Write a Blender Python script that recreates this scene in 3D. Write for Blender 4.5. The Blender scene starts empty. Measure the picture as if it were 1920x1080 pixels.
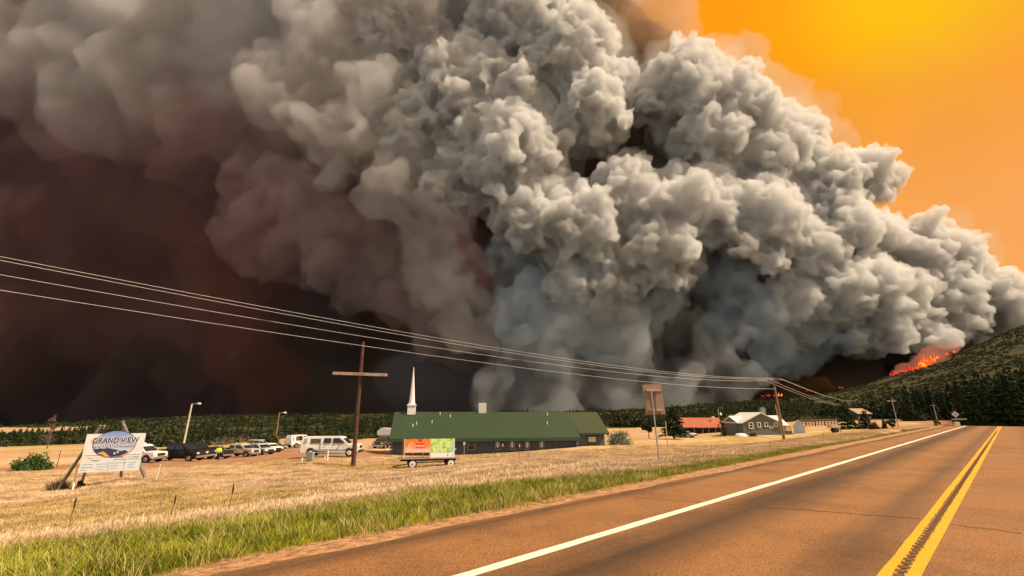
import bpy, bmesh, math, random
import numpy as np
from mathutils import Vector, Matrix
random.seed(7)
RNG = np.random.default_rng(7)
S = bpy.context.scene
COL = S.collection

# ---------------------------------------------------------------- camera, sky, sun, exposure
PITCH = math.atan(234 / 900)
CZ = 1.85
FPX = 900.0
cam_data = bpy.data.cameras.new('camera')
cam = bpy.data.objects.new('camera', cam_data)
COL.objects.link(cam)
S.camera = cam
cam.location = (0, 0, CZ)
cam.rotation_euler = (math.pi / 2 + PITCH, 0, 0)
cam_data.sensor_width = 36
cam_data.lens = FPX / 1920 * 36
cam_data.clip_start = 0.05
cam_data.clip_end = 30000

SUN_AZ = math.radians(104)      # clockwise from +Y, the way the camera faces
SUN_EL = math.radians(50)
to_sun = Vector((math.sin(SUN_AZ) * math.cos(SUN_EL), math.cos(SUN_AZ) * math.cos(SUN_EL), math.sin(SUN_EL)))

world = bpy.data.worlds.new('World')
S.world = world
world.use_nodes = True
wt = world.node_tree
bg = wt.nodes['Background']
sky = wt.nodes.new('ShaderNodeTexSky')
sky.sky_type = 'NISHITA'
sky.sun_disc = False
sky.sun_elevation = SUN_EL
sky.sun_rotation = SUN_AZ
sky.dust_density = 5.0
SKY_STRENGTH = 0.10
bg.inputs['Strength'].default_value = SKY_STRENGTH
tc = wt.nodes.new('ShaderNodeTexCoord')
# the smoke veil over the sky: yellow round the veiled glow, orange further off, thin grey-beige behind
gx, gy = (1740 - 960) / 900, -(-60 - 540) / 900
GLOW = Vector((gx, math.cos(PITCH) - gy * math.sin(PITCH), math.sin(PITCH) + gy * math.cos(PITCH))).normalized()
dotn = wt.nodes.new('ShaderNodeVectorMath'); dotn.operation = 'DOT_PRODUCT'
wt.links.new(tc.outputs['Generated'], dotn.inputs[0]); dotn.inputs[1].default_value = GLOW
remap = wt.nodes.new('ShaderNodeMapRange'); remap.inputs['From Min'].default_value = -1; remap.inputs['From Max'].default_value = 1
wt.links.new(dotn.outputs['Value'], remap.inputs['Value'])
ramp = wt.nodes.new('ShaderNodeValToRGB')
els = ramp.color_ramp.elements
def k_(v): return tuple(c / SKY_STRENGTH * 0.1 for c in v) + (1,)
els[0].position = 0.0; els[0].color = (0.36, 0.40, 0.45, 1)
els[1].position = 1.0; els[1].color = (0.80, 0.44, 0.0, 1)
for p_, c_ in ((0.45, (0.44, 0.42, 0.38, 1)), (0.70, (0.60, 0.36, 0.15, 1)), (0.84, (0.80, 0.32, 0.06, 1)), (0.92, (0.80, 0.27, 0.012, 1)), (0.984, (0.80, 0.262, 0.0, 1)), (0.993, (0.80, 0.30, 0.0, 1)), (0.9985, (0.80, 0.41, 0.0, 1))):
    e_ = els.new(p_); e_.color = c_
wt.links.new(remap.outputs[0], ramp.inputs[0])
scl = wt.nodes.new('ShaderNodeVectorMath'); scl.operation = 'SCALE'; scl.inputs['Scale'].default_value = 1.0 / SKY_STRENGTH
sepw = wt.nodes.new('ShaderNodeSeparateXYZ'); wt.links.new(tc.outputs['Generated'], sepw.inputs[0])
hz_ = wt.nodes.new('ShaderNodeMapRange'); hz_.inputs['From Min'].default_value = 0.27; hz_.inputs['From Max'].default_value = 0.56
hz_.inputs['To Min'].default_value = 1.0; hz_.inputs['To Max'].default_value = 0.0; wt.links.new(sepw.outputs[2], hz_.inputs['Value'])
wide = wt.nodes.new('ShaderNodeMapRange'); wide.inputs['From Min'].default_value = 0.70; wide.inputs['From Max'].default_value = 0.86; wt.links.new(remap.outputs[0], wide.inputs['Value'])
hm = wt.nodes.new('ShaderNodeMath'); hm.operation = 'MULTIPLY'; wt.links.new(hz_.outputs[0], hm.inputs[0]); wt.links.new(wide.outputs[0], hm.inputs[1])
# thin uneven smoke drifting across the veil
cln = wt.nodes.new('ShaderNodeTexNoise'); cln.inputs['Scale'].default_value = 2.2; cln.inputs['Detail'].default_value = 5; cln.inputs['Distortion'].default_value = 0.6; wt.links.new(tc.outputs['Generated'], cln.inputs['Vector'])
clr = wt.nodes.new('ShaderNodeMapRange'); clr.inputs['From Min'].default_value = 0.3; clr.inputs['From Max'].default_value = 0.7; clr.inputs['To Min'].default_value = 0.93; clr.inputs['To Max'].default_value = 1.06; wt.links.new(cln.outputs['Fac'], clr.inputs['Value'])
peach = wt.nodes.new('ShaderNodeMix'); peach.data_type = 'RGBA'; wt.links.new(hm.outputs[0], peach.inputs['Factor']); wt.links.new(ramp.outputs['Color'], peach.inputs['A']); peach.inputs['B'].default_value = (0.77, 0.315, 0.078, 1)
pm_ = wt.nodes.new('ShaderNodeVectorMath'); pm_.operation = 'SCALE'; wt.links.new(peach.outputs['Result'], pm_.inputs[0]); wt.links.new(clr.outputs[0], pm_.inputs['Scale'])
wt.links.new(pm_.outputs[0], scl.inputs[0])
mixw = wt.nodes.new('ShaderNodeMix'); mixw.data_type = 'RGBA'
mixw.inputs['Factor'].default_value = 0.985
wt.links.new(sky.outputs['Color'], mixw.inputs['A'])
wt.links.new(scl.outputs[0], mixw.inputs['B'])
wt.links.new(mixw.outputs['Result'], bg.inputs['Color'])

sun_data = bpy.data.lights.new('sun', 'SUN')
sun_data.energy = 4.6
sun_data.angle = math.radians(0.5)
sun_data.color = (1.0, 0.87, 0.68)
sun = bpy.data.objects.new('sun', sun_data)
COL.objects.link(sun)
sun.rotation_euler = to_sun.to_track_quat('Z', 'Y').to_euler()

vs = S.view_settings
vs.view_transform = 'Standard'; vs.look = 'None'; vs.gamma = 1; vs.use_curve_mapping = False
vs.exposure = 0.35
S.cycles.max_bounces = 6
S.cycles.diffuse_bounces = 3
S.cycles.volume_bounces = 5
S.cycles.transparent_max_bounces = 24

# ---------------------------------------------------------------- helpers
def ray(px, py):
    dx = (px - 960) / FPX; dy = -(py - 540) / FPX
    return np.array([dx, math.cos(PITCH) - dy * math.sin(PITCH), math.sin(PITCH) + dy * math.cos(PITCH)])
def P3(px, py, Z):
    d = ray(px, py) * Z
    return np.array([d[0], d[1], d[2] + CZ])
def project(X, Y, Z):
    Zr = Z - CZ
    c = Y * math.cos(PITCH) + Zr * math.sin(PITCH)
    u = Zr * math.cos(PITCH) - Y * math.sin(PITCH)
    c = np.where(c < 0.1, 0.1, c)
    return 960 + FPX * X / c, 540 - FPX * u / c, c

def nodes_of(m):
    m.use_nodes = True
    return m.node_tree
MATS = {}
def mat(name, color, rough=0.8, metal=0.0, var=0.12, scale=8.0, bump=0.0, bscale=None, spec=None, emit=None, estr=0):
    if name in MATS: return MATS[name]
    m = bpy.data.materials.new(name); t = nodes_of(m); b = t.nodes['Principled BSDF']
    b.inputs['Roughness'].default_value = rough
    b.inputs['Metallic'].default_value = metal
    if spec is not None: b.inputs['Specular IOR Level'].default_value = spec
    c = Vector(color)
    if var > 0:
        g = t.nodes.new('ShaderNodeTexCoord')
        n = t.nodes.new('ShaderNodeTexNoise'); n.inputs['Scale'].default_value = scale; n.inputs['Detail'].default_value = 6
        t.links.new(g.outputs['Object'], n.inputs['Vector'])
        r = t.nodes.new('ShaderNodeValToRGB')
        r.color_ramp.elements[0].position = 0.3; r.color_ramp.elements[1].position = 0.7
        r.color_ramp.elements[0].color = (*(c * (1 - var)), 1)
        r.color_ramp.elements[1].color = (*[min(1, x * (1 + var)) for x in c], 1)
        t.links.new(n.outputs['Fac'], r.inputs[0]); t.links.new(r.outputs['Color'], b.inputs['Base Color'])
        if bump > 0:
            n2 = t.nodes.new('ShaderNodeTexNoise'); n2.inputs['Scale'].default_value = bscale or scale * 3; n2.inputs['Detail'].default_value = 5
            t.links.new(g.outputs['Object'], n2.inputs['Vector'])
            bp = t.nodes.new('ShaderNodeBump'); bp.inputs['Strength'].default_value = bump; bp.inputs['Distance'].default_value = 0.05
            t.links.new(n2.outputs['Fac'], bp.inputs['Height']); t.links.new(bp.outputs[0], b.inputs['Normal'])
    else:
        b.inputs['Base Color'].default_value = (*c, 1)
    if emit:
        b.inputs['Emission Color'].default_value = (*emit, 1); b.inputs['Emission Strength'].default_value = estr
    MATS[name] = m
    return m

def mesh_np(name, v, f):
    me = bpy.data.meshes.new(name)
    v = np.asarray(v, np.float32); f = np.asarray(f, np.int32)
    me.vertices.add(len(v)); me.vertices.foreach_set('co', v.ravel())
    k = f.shape[1]
    me.loops.add(f.size); me.loops.foreach_set('vertex_index', f.ravel())
    me.polygons.add(len(f)); me.polygons.foreach_set('loop_start', np.arange(0, f.size, k, dtype=np.int32))
    me.update(calc_edges=True)
    return me
def smooth(me):
    me.polygons.foreach_set('use_smooth', np.ones(len(me.polygons), bool)); me.update()

class MB:
    """collects simple shapes, links them as one mesh object"""
    def __init__(s): s.v = []; s.f = []; s.sm = []
    def add(s, verts, faces, sm=False):
        o = len(s.v); s.v += [tuple(x) for x in verts]; s.f += [tuple(i + o for i in q) for q in faces]; s.sm += [sm] * len(faces); return s
    def box(s, c, size, rz=0.0, M=None):
        cx, cy, cz = c; a, b, h = [q / 2 for q in size]
        vv = []
        for x, y, z in ((-a, -b, -h), (a, -b, -h), (a, b, -h), (-a, b, -h), (-a, -b, h), (a, -b, h), (a, b, h), (-a, b, h)):
            p = Vector((x, y, z))
            if rz: p = Matrix.Rotation(rz, 3, 'Z') @ p
            if M is not None: p = M @ p
            vv.append((p.x + cx, p.y + cy, p.z + cz))
        return s.add(vv, [(0, 3, 2, 1), (4, 5, 6, 7), (0, 1, 5, 4), (1, 2, 6, 5), (2, 3, 7, 6), (3, 0, 4, 7)])
    def bar(s, a, b, w, h=None, up=(0, 0, 1)):
        a = Vector(a); b = Vector(b); d = (b - a); L = d.length; d.normalize(); h = h or w
        x = d.cross(Vector(up))
        if x.length < 1e-3: x = d.cross(Vector((0, 1, 0)))
        x.normalize(); y = x.cross(d)
        q = [a + x * i * w / 2 + y * j * h / 2 for i, j in ((-1, -1), (1, -1), (1, 1), (-1, 1))]
        q += [p + d * L for p in q]
        return s.add(q, [(0, 3, 2, 1), (4, 5, 6, 7), (0, 1, 5, 4), (1, 2, 6, 5), (2, 3, 7, 6), (3, 0, 4, 7)])
    def tube(s, pts, rad, n=8, cap=True):
        pts = [Vector(p) for p in pts]
        if not hasattr(rad, '__len__'): rad = [rad] * len(pts)
        rings = []
        for i, p in enumerate(pts):
            d = (pts[min(i + 1, len(pts) - 1)] - pts[max(i - 1, 0)]).normalized()
            x = d.cross(Vector((0, 0, 1)))
            if x.length < 1e-2: x = d.cross(Vector((0, 1, 0)))
            x.normalize(); y = x.cross(d)
            rings.append([p + (x * math.cos(2 * math.pi * k / n) + y * math.sin(2 * math.pi * k / n)) * rad[i] for k in range(n)])
        v = [q for r in rings for q in r]; f = []
        for i in range(len(pts) - 1):
            for k in range(n):
                f.append((i * n + k, i * n + (k + 1) % n, (i + 1) * n + (k + 1) % n, (i + 1) * n + k))
        s.add(v, f, True)
        if cap:
            s.add(rings[0], [tuple(range(n))[::-1]]); s.add(rings[-1], [tuple(range(n))])
        return s
    def disc(s, c, axis, r, w, n=18, r2=None):
        c = Vector(c); ax = Vector(axis).normalized()
        return s.tube([c - ax * w / 2, c + ax * w / 2], [r, r2 if r2 is not None else r], n)
    def prism(s, poly, y0, y1):
        """polygon in (x,z) pushed along y"""
        n = len(poly)
        v = [(x, y0, z) for x, z in poly] + [(x, y1, z) for x, z in poly]
        f = [tuple(range(n)), tuple(range(n, 2 * n))[::-1]] + [(i, i + n, (i + 1) % n + n, (i + 1) % n) for i in range(n)]
        return s.add(v, f)
    def build(s, name, m, parent=None, bevel=0.0, kind=None, seg=2):
        me = bpy.data.meshes.new(name)
        me.from_pydata(s.v, [], s.f)
        if s.v:
            bm = bmesh.new(); bm.from_mesh(me)
            bmesh.ops.recalc_face_normals(bm, faces=bm.faces)
            if bevel > 0:
                bmesh.ops.bevel(bm, geom=[e for e in bm.edges if e.is_manifold and e.calc_face_angle(0) > 0.5], offset=bevel, segments=seg, affect='EDGES', clamp_overlap=True)
                for q in bm.faces: q.smooth = False
            bm.to_mesh(me); bm.free()
            if bevel == 0 and any(s.sm) and len(me.polygons) == len(s.sm):
                me.polygons.foreach_set('use_smooth', np.array(s.sm, bool))
        o = bpy.data.objects.new(name, me); COL.objects.link(o)
        if m: me.materials.append(m)
        if parent: o.parent = parent
        if kind: o['kind'] = kind
        return o

def thing(name, label, cat, loc=(0, 0, 0), rz=0.0, group=None):
    o = bpy.data.objects.new(name, None); COL.objects.link(o)
    o.location = loc; o.rotation_euler = (0, 0, rz); o['label'] = label; o['category'] = cat
    if group: o['group'] = group
    return o
def tag(o, label=None, cat=None, group=None, kind=None):
    if label: o['label'] = label
    if cat: o['category'] = cat
    if group: o['group'] = group
    if kind: o['kind'] = kind
    return o
def copy_tree(o, parent=None):
    c = o.copy(); COL.objects.link(c)
    if parent: c.parent = parent
    for ch in [x for x in bpy.data.objects if x.parent == o and x != c]:
        copy_tree(ch, c)
    return c

def hashn(ix, iy, iz, s):
    h = (ix * 73856093) ^ (iy * 19349663) ^ (iz * 83492791) ^ ((s + 11) * 2654435761 & 0x7fffffff)
    h = ((h ^ (h >> 13)) * 1274126177) & 0xffffffff
    return ((h ^ (h >> 16)) & 0xffff) / 65535.0
def worley(p, s=0, k=8):
    b = np.floor(p).astype(np.int64); best = np.zeros(len(p))
    for i in (-1, 0, 1):
        for j in (-1, 0, 1):
            for l in (-1, 0, 1):
                c = b + (i, j, l)
                q = c + np.stack([hashn(c[:, 0], c[:, 1], c[:, 2], s + a) for a in range(3)], 1)
                best += np.exp(-k * 2 * ((p - q) ** 2).sum(1))
    return -np.log(best + 1e-9) / (k * 2)
def vnoise(p, s=0):
    b = np.floor(p).astype(np.int64); f = p - b; f = f * f * (3 - 2 * f)
    r = 0
    for i in (0, 1):
        for j in (0, 1):
            for l in (0, 1):
                w = (f[:, 0] if i else 1 - f[:, 0]) * (f[:, 1] if j else 1 - f[:, 1]) * (f[:, 2] if l else 1 - f[:, 2])
                r = r + w * hashn(b[:, 0] + i, b[:, 1] + j, b[:, 2] + l, s)
    return r - 0.5
def fbm2(x, y, sc, s=0, o=4):
    p = np.stack([np.ravel(x) / sc, np.ravel(y) / sc, np.zeros(np.size(x)) + 0.37], 1); r = 0; a = 1
    for k in range(o): r = r + a * vnoise(p * 2 ** k, s + k); a *= 0.5
    return r.reshape(np.shape(x))
# ---------------------------------------------------------------- terrain
RD = np.array([math.sin(math.radians(45.07)), math.cos(math.radians(45.07))])   # road direction
RN = np.array([RD[1], -RD[0]])                                                   # to its right
CTRL = [(0,1080,7.6),(0,1000,15.8),(0,940,25),(0,905,34),(0,880,46),(0,850,75),(0,838,130),(0,815,420),(0,803,900),(0,801,1300),
 (-300,1000,14),(-300,900,35),(-300,840,130),(-300,805,900),(-300,800,1300),
 (137,920,30),(270,897,32),(300,1000,11.5),(300,900,33),(320,864,56),(450,857,70),(300,842,100),(300,800,500),(300,783,1200),(300,782,1400),
 (408,862,63),(600,930,20.5),(662,875,42),(620,858,50),(800,877,40),(735,852,66),(860,851,70),(650,835,90),(650,822,150),(550,800,450),(560,779,1300),(560,778,1400),
 (900,890,24.5),(950,868,36),(1000,845,66),(1138,836,67),(1000,810,160),(900,790,500),(800,777,1300),(1000,775,1300),
 (1100,870,29),(1240,877,22),(1170,840,60),(1210,824,95),(1265,822,100),(1200,812,130),(1200,800,220),(1200,785,500),(1150,772,1200),(1200,771,1400),
 (1350,850,40),(1300,822,100),(1395,816,95),(1500,812,97),(1470,825,80),(1400,790,300),(1400,756,1100),(1400,757,1400),
 (1550,815,62),(1560,806,95),(1560,790,230),(1560,770,420),(1560,738,1050),(1560,740,1400),
 (1640,806,75),(1680,803,85),(1700,787,260),(1700,760,480),(1700,698,950),(1700,705,1400),
 (1720,797,112),(1780,791,150),(1800,770,300),(1800,667,900),(1800,680,1400),
 (1850,800,130),(1880,780,200),(1920,770,260),(1920,700,480),(1920,622,850),(1920,640,1400),(2100,780,200),(2100,690,420),(2100,560,850),(2300,600,700)]
def tfeat(x, y):
    r = np.hypot(x, y); az = np.arctan2(x, y)
    return az * 2.4, np.log(r + 4)
pts = np.array([P3(*c) for c in CTRL])
extra = [(-20, -20, -3), (0, -30, -2), (20, -20, -1), (40, -10, -1), (60, 20, -1), (-60, 0, -3.5), (-40, -40, -3), (0, -300, -6), (300, -200, 0), (-400, -100, -20), (300, 60, 8), (900, 100, 160), (900, -500, 60), (-1300, 200, -60), (0, -1300, -20)]
pts = np.vstack([pts, extra])
for dd in (2, 6, 12, 25, 45, 70, 95):
    for ss in (-6, 0, 6):
        q = RD * dd + RN * ss; pts = np.vstack([pts, [q[0], q[1], 0.0]])
def qscale(r): return (r + 25)
ta, tb = tfeat(pts[:, 0], pts[:, 1]); tq = pts[:, 2] / qscale(np.hypot(pts[:, 0], pts[:, 1]))
def tps(r2): return np.where(r2 > 1e-12, 0.5 * r2 * np.log(r2 + 1e-12), 0)
n_ = len(pts)
A = np.zeros((n_ + 3, n_ + 3))
A[:n_, :n_] = tps((ta[:, None] - ta) ** 2 + (tb[:, None] - tb) ** 2) + np.eye(n_) * 1e-4
A[:n_, n_] = 1; A[:n_, n_ + 1] = ta; A[:n_, n_ + 2] = tb; A[n_:, :n_] = A[:n_, n_:].T
TW = np.linalg.solve(A, np.append(tq, [0, 0, 0]))
def road_z(d):
    return np.where(d > 96, -0.0016 * (d - 96) ** 2, 0.0)
def sstep(a, b, x):
    t = np.clip((x - a) / (b - a), 0, 1); return t * t * (3 - 2 * t)
def ground(x, y, rough=True):
    x = np.asarray(x, float); y = np.asarray(y, float); sh = x.shape
    x = x.ravel(); y = y.ravel()
    a, b = tfeat(x, y)
    q = TW[n_] + TW[n_ + 1] * a + TW[n_ + 2] * b
    for i in range(n_):
        q = q + TW[i] * tps((a - ta[i]) ** 2 + (b - tb[i]) ** 2)
    r = np.hypot(x, y)
    z = q * qscale(r)
    if rough:
        z = z + fbm2(x, y, 5.0, 3, 3) * 0.10 * np.clip(r / 20, 0.2, 1) + fbm2(x, y, 90, 9, 4) * np.clip((r - 200) / 60, 0, 9)
    d = x * RD[0] + y * RD[1]; s = x * RN[0] + y * RN[1]
    w = 1 - sstep(7.0, 17.0, np.abs(s))
    w *= (1 - sstep(104, 118, d)) * sstep(-60, -40, d)
    shoulder = -0.07 - 0.24 * sstep(6.8, 9.4, np.abs(s))
    z = z * (1 - w) + (road_z(d) + shoulder) * w
    return z.reshape(sh)
def at(px, Z):
    """ground point below picture column px at camera depth Z"""
    x = (px - 960) / FPX * Z; z = -2.0
    for _ in range(12):
        y = (Z - (z - CZ) * math.sin(PITCH)) / math.cos(PITCH)
        z = float(ground(np.array([x]), np.array([y]))[0])
    return Vector((x, y, z))

azs = np.radians(np.concatenate([np.linspace(-180, -58, 40)[:-1], np.linspace(-58, 58, 420), np.linspace(58, 180, 40)[1:-1]]))
rs = np.exp(np.linspace(math.log(1.2), math.log(9000), 560))
AZ, RR = np.meshgrid(azs, rs, indexing='ij')
GX = RR * np.sin(AZ); GY = RR * np.cos(AZ)
GZ = ground(GX, GY)
GZ = np.where(RR > 1500, GZ - (RR - 1500) * 0.05, GZ)
na, nr = GX.shape
V = np.stack([GX, GY, GZ], -1).reshape(-1, 3)
ii, jj = np.meshgrid(np.arange(na), np.arange(nr - 1), indexing='ij')
i2 = (ii + 1) % na
F = np.stack([ii * nr + jj, i2 * nr + jj, i2 * nr + jj + 1, ii * nr + jj + 1], -1).reshape(-1, 4)
cen = len(V); V = np.vstack([V, [0, 0, float(GZ[:, 0].mean())]])
me = mesh_np('ground', V, F[:, ::-1])
smooth(me)
def inpoly(px, py, poly):
    c = np.zeros(np.shape(px), bool); n = len(poly)
    for i in range(n):
        x1, y1 = poly[i]; x2, y2 = poly[(i + 1) % n]
        if y1 == y2: continue
        k = (y1 > py) != (y2 > py)
        c ^= k & (px < (x2 - x1) * (py - y1) / (y2 - y1) + x1)
    return c
def cover(X, Y, Z):
    """what grows where: dirt, green, tan field, olive, hill scrub"""
    px, py, c = project(X, Y, Z); r = np.hypot(X, Y); front = (Y > 0)
    s = X * RN[0] + Y * RN[1]; d = X * RD[0] + Y * RD[1]
    n1 = fbm2(X, Y, 2.5, 21, 4); n2 = fbm2(X, Y, 9, 31, 4)
    px = px + n1 * 10; py = py + n1 * 3
    dirt = inpoly(px, py, [(-200, 893), (140, 880), (230, 872), (290, 880), (400, 872), (540, 862), (735, 856), (735, 850), (690, 842), (560, 838), (480, 846), (420, 850), (280, 856), (200, 862), (140, 872), (-200, 884)]) & front & (r > 40) & (r < 110)
    dirt |= inpoly(px, py, [(1560, 815), (1640, 803), (1730, 795), (1700, 788), (1770, 780), (1790, 781), (1800, 800), (1690, 806)]) & front & (r > 60)
    grn = ((s < -7.75 + n1 * 0.7) & (s > -np.interp(d, [0, 8, 15, 30, 60], [11.9, 11.2, 10.0, 9.4, 8.9]) + n2 * 1.6) & (d > -10) & (d < 62)).astype(float)
    grn = np.maximum(grn, ((s < -7.7 + n1 * .6) & (s > -9.0 + n2 * 2.2) & (d >= 55) & (d < 100)).astype(float) * 0.7)
    tan_ = inpoly(px, py, [(-300, 846), (130, 850), (230, 846), (230, 856), (-300, 861)]) | inpoly(px, py, [(1130, 812), (1205, 801), (1330, 798), (1490, 791), (1750, 786), (1700, 797), (1600, 800), (1500, 803), (1400, 806), (1210, 822), (1130, 828)]) | inpoly(px, py, [(500, 838), (560, 826), (735, 822), (735, 836), (560, 840)]) | inpoly(px, py, [(-300, 800), (100, 802), (200, 797), (215, 801), (100, 812), (-300, 830)])
    tan_ &= front & (r > 60)
    far = sstep(180, 230, r)
    return dirt.astype(float), grn, tan_.astype(float), far
dirt, grn, tan_, far = cover(V[:, 0], V[:, 1], V[:, 2])
for nm, a in (('dirt', dirt), ('green', grn), ('tan', tan_), ('scrub', far * (1 - tan_))):
    att = me.attributes.new(nm, 'FLOAT', 'POINT'); att.data.foreach_set('value', a.astype(np.float32))
gm = bpy.data.materials.new('grassland'); t = nodes_of(gm); b = t.nodes['Principled BSDF']; b.inputs['Roughness'].default_value = 0.95; b.inputs['Specular IOR Level'].default_value = 0.1
geo = t.nodes.new('ShaderNodeNewGeometry')
def noise(scale, det=6, rough=0.6):
    q = t.nodes.new('ShaderNodeTexNoise'); q.inputs['Scale'].default_value = scale; q.inputs['Detail'].default_value = det; q.inputs['Roughness'].default_value = rough
    t.links.new(geo.outputs['Position'], q.inputs['Vector']); return q.outputs['Fac']
def rampc(src, stops):
    q = t.nodes.new('ShaderNodeValToRGB'); e = q.color_ramp.elements
    e[0].position, e[0].color = stops[0][0], (*stops[0][1], 1); e[1].position, e[1].color = stops[-1][0], (*stops[-1][1], 1)
    for p_, c_ in stops[1:-1]:
        x = e.new(p_); x.color = (*c_, 1)
    t.links.new(src, q.inputs[0]); return q.outputs['Color']
def mixc(f, a, b_):
    q = t.nodes.new('ShaderNodeMix'); q.data_type = 'RGBA'
    if isinstance(f, float): q.inputs['Factor'].default_value = f
    else: t.links.new(f, q.inputs['Factor'])
    t.links.new(a, q.inputs['A']); t.links.new(b_, q.inputs['B']); return q.outputs['Result']
def attr(nm):
    q = t.nodes.new('ShaderNodeAttribute'); q.attribute_name = nm; return q.outputs['Fac']
dry = rampc(noise(0.35, 8, 0.7), [(0.28, (0.24, 0.19, 0.06)), (0.42, (0.42, 0.30, 0.12)), (0.55, (0.60, 0.42, 0.25)), (0.75, (0.74, 0.54, 0.36))])
dry = mixc(rampc(noise(0.055, 4), [(0.42, (0, 0, 0)), (0.60, (1, 1, 1))]), dry, rampc(noise(0.6, 6), [(0.3, (0.28, 0.21, 0.06)), (0.7, (0.54, 0.37, 0.15))]))
grc = rampc(noise(1.2, 6), [(0.3, (0.07, 0.085, 0.01)), (0.7, (0.18, 0.17, 0.025))])
dic = rampc(noise(0.5, 7), [(0.3, (0.28, 0.15, 0.085)), (0.7, (0.44, 0.25, 0.145))])
tac = rampc(noise(0.12, 7), [(0.3, (0.38, 0.235, 0.13)), (0.7, (0.55, 0.36, 0.21))])
scc = rampc(noise(0.03, 8, 0.7), [(0.35, (0.030, 0.032, 0.011)), (0.52, (0.055, 0.052, 0.020)), (0.66, (0.085, 0.070, 0.034)), (0.78, (0.17, 0.13, 0.07))])
c = mixc(attr('green'), dry, grc); c = mixc(attr('scrub'), c, scc); c = mixc(attr('tan'), c, tac); c = mixc(attr('dirt'), c, dic)
t.links.new(c, b.inputs['Base Color'])
bp = t.nodes.new('ShaderNodeBump'); bp.inputs['Strength'].default_value = 0.8; bp.inputs['Distance'].default_value = 0.15
t.links.new(noise(6.0, 8, 0.75), bp.inputs['Height']); t.links.new(bp.outputs[0], b.inputs['Normal'])
me.materials.append(gm)
go = bpy.data.objects.new('ground', me); COL.objects.link(go); tag(go, kind='structure')

# ---------------------------------------------------------------- road
def strip(name, s0, s1, z, m, d0=-14.0, d1=112.0, step=0.5, parent=None, n=6, wob=0.0, kind='structure', seed=0, fall=None):
    ds = np.arange(d0, d1 + 1e-6, step); ss = np.linspace(s0, s1, n)
    Dm, Sm = np.meshgrid(ds, ss, indexing='ij')
    if wob:
        e = fbm2(ds, ds * 0, 1.3, seed, 4) * wob
        Sm = Sm.copy(); Sm[:, 0] += e
        if fall is None: Sm[:, -1] += fbm2(ds, ds * 0 + 7, 1.3, seed + 5, 4) * wob * 0.5
    X = RD[0] * Dm + RN[0] * Sm; Y = RD[1] * Dm + RN[1] * Sm; Z = road_z(Dm) + z
    if fall: Z = Z + np.interp(Sm, fall[0], fall[1])
    a, c_ = X.shape
    v = np.stack([X, Y, Z], -1).reshape(-1, 3)
    i, j = np.meshgrid(np.arange(a - 1), np.arange(c_ - 1), indexing='ij')
    f = np.stack([i * c_ + j, i * c_ + j + 1, (i + 1) * c_ + j + 1, (i + 1) * c_ + j], -1).reshape(-1, 4)
    me = mesh_np(name, v, f[:, ::-1]); me.materials.append(m)
    if me.polygons[0].normal.z < 0: me.flip_normals()
    o = bpy.data.objects.new(name, me); COL.objects.link(o)
    if parent: o.parent = parent
    elif kind: o['kind'] = kind
    return o
rm = bpy.data.materials.new('chip_seal'); t = nodes_of(rm); b = t.nodes['Principled BSDF']; b.inputs['Roughness'].default_value = 0.78
geo = t.nodes.new('ShaderNodeNewGeometry')
def math_(op, a, b_=0.0, c_=0.0):
    q = t.nodes.new('ShaderNodeMath'); q.operation = op
    for s_, v_ in zip(q.inputs, (a, b_, c_)):
        if isinstance(v_, (int, float)): s_.default_value = v_
        else: t.links.new(v_, s_)
    return q.outputs[0]
def dotv(vec):
    q = t.nodes.new('ShaderNodeVectorMath'); q.operation = 'DOT_PRODUCT'; q.inputs[1].default_value = vec
    t.links.new(geo.outputs['Position'], q.inputs[0]); return q.outputs['Value']
s_n = dotv((RN[0], RN[1], 0)); d_n = dotv((RD[0], RD[1], 0))
cv = t.nodes.new('ShaderNodeCombineXYZ'); t.links.new(s_n, cv.inputs[0]); t.links.new(math_('MULTIPLY', d_n, 0.06), cv.inputs[1])
def noise_v(vec, scale, det=6, rough=0.6):
    q = t.nodes.new('ShaderNodeTexNoise'); q.inputs['Scale'].default_value = scale; q.inputs['Detail'].default_value = det; q.inputs['Roughness'].default_value = rough
    t.links.new(vec, q.inputs['Vector']); return q.outputs['Fac']
agg = rampc(noise(30.0, 4, 0.85), [(0.32, (0.05, 0.020, 0.006)), (0.5, (0.275, 0.124, 0.038)), (0.68, (0.58, 0.29, 0.10))])
streak = noise_v(cv.outputs[0], 1.6, 5)
def band(c0, w, amt):
    wob = math_('ADD', s_n, math_('MULTIPLY', math_('SUBTRACT', streak, 0.5), 0.9))
    q = math_('DIVIDE', math_('ABSOLUTE', math_('SUBTRACT', wob, c0)), w)
    return math_('MULTIPLY', math_('MAXIMUM', math_('SUBTRACT', 1.0, q), 0.0), amt)
bands = math_('ADD', math_('ADD', band(-4.0, 1.0, 1.15), band(-1.85, 0.6, 0.65)), math_('ADD', band(0.9, 0.9, 0.45), band(-6.75, 0.45, 0.9)))
patch = rampc(noise(0.28, 5), [(0.45, (0, 0, 0)), (0.72, (1, 1, 1))])
fac = math_('MULTIPLY', bands, math_('ADD', 0.55, math_('MULTIPLY', streak, 0.8)))
cmb = t.nodes.new('ShaderNodeClamp'); t.links.new(fac, cmb.inputs[0])
dark = rampc(noise(42.0, 3, 0.8), [(0.30, (0.03, 0.014, 0.005)), (0.55, (0.085, 0.042, 0.016)), (0.75, (0.20, 0.10, 0.04))])
cc = mixc(cmb.outputs[0], agg, dark)
mm = t.nodes.new('ShaderNodeMix'); mm.data_type = 'RGBA'; mm.blend_type = 'MULTIPLY'; mm.inputs['Factor'].default_value = 1.0
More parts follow.
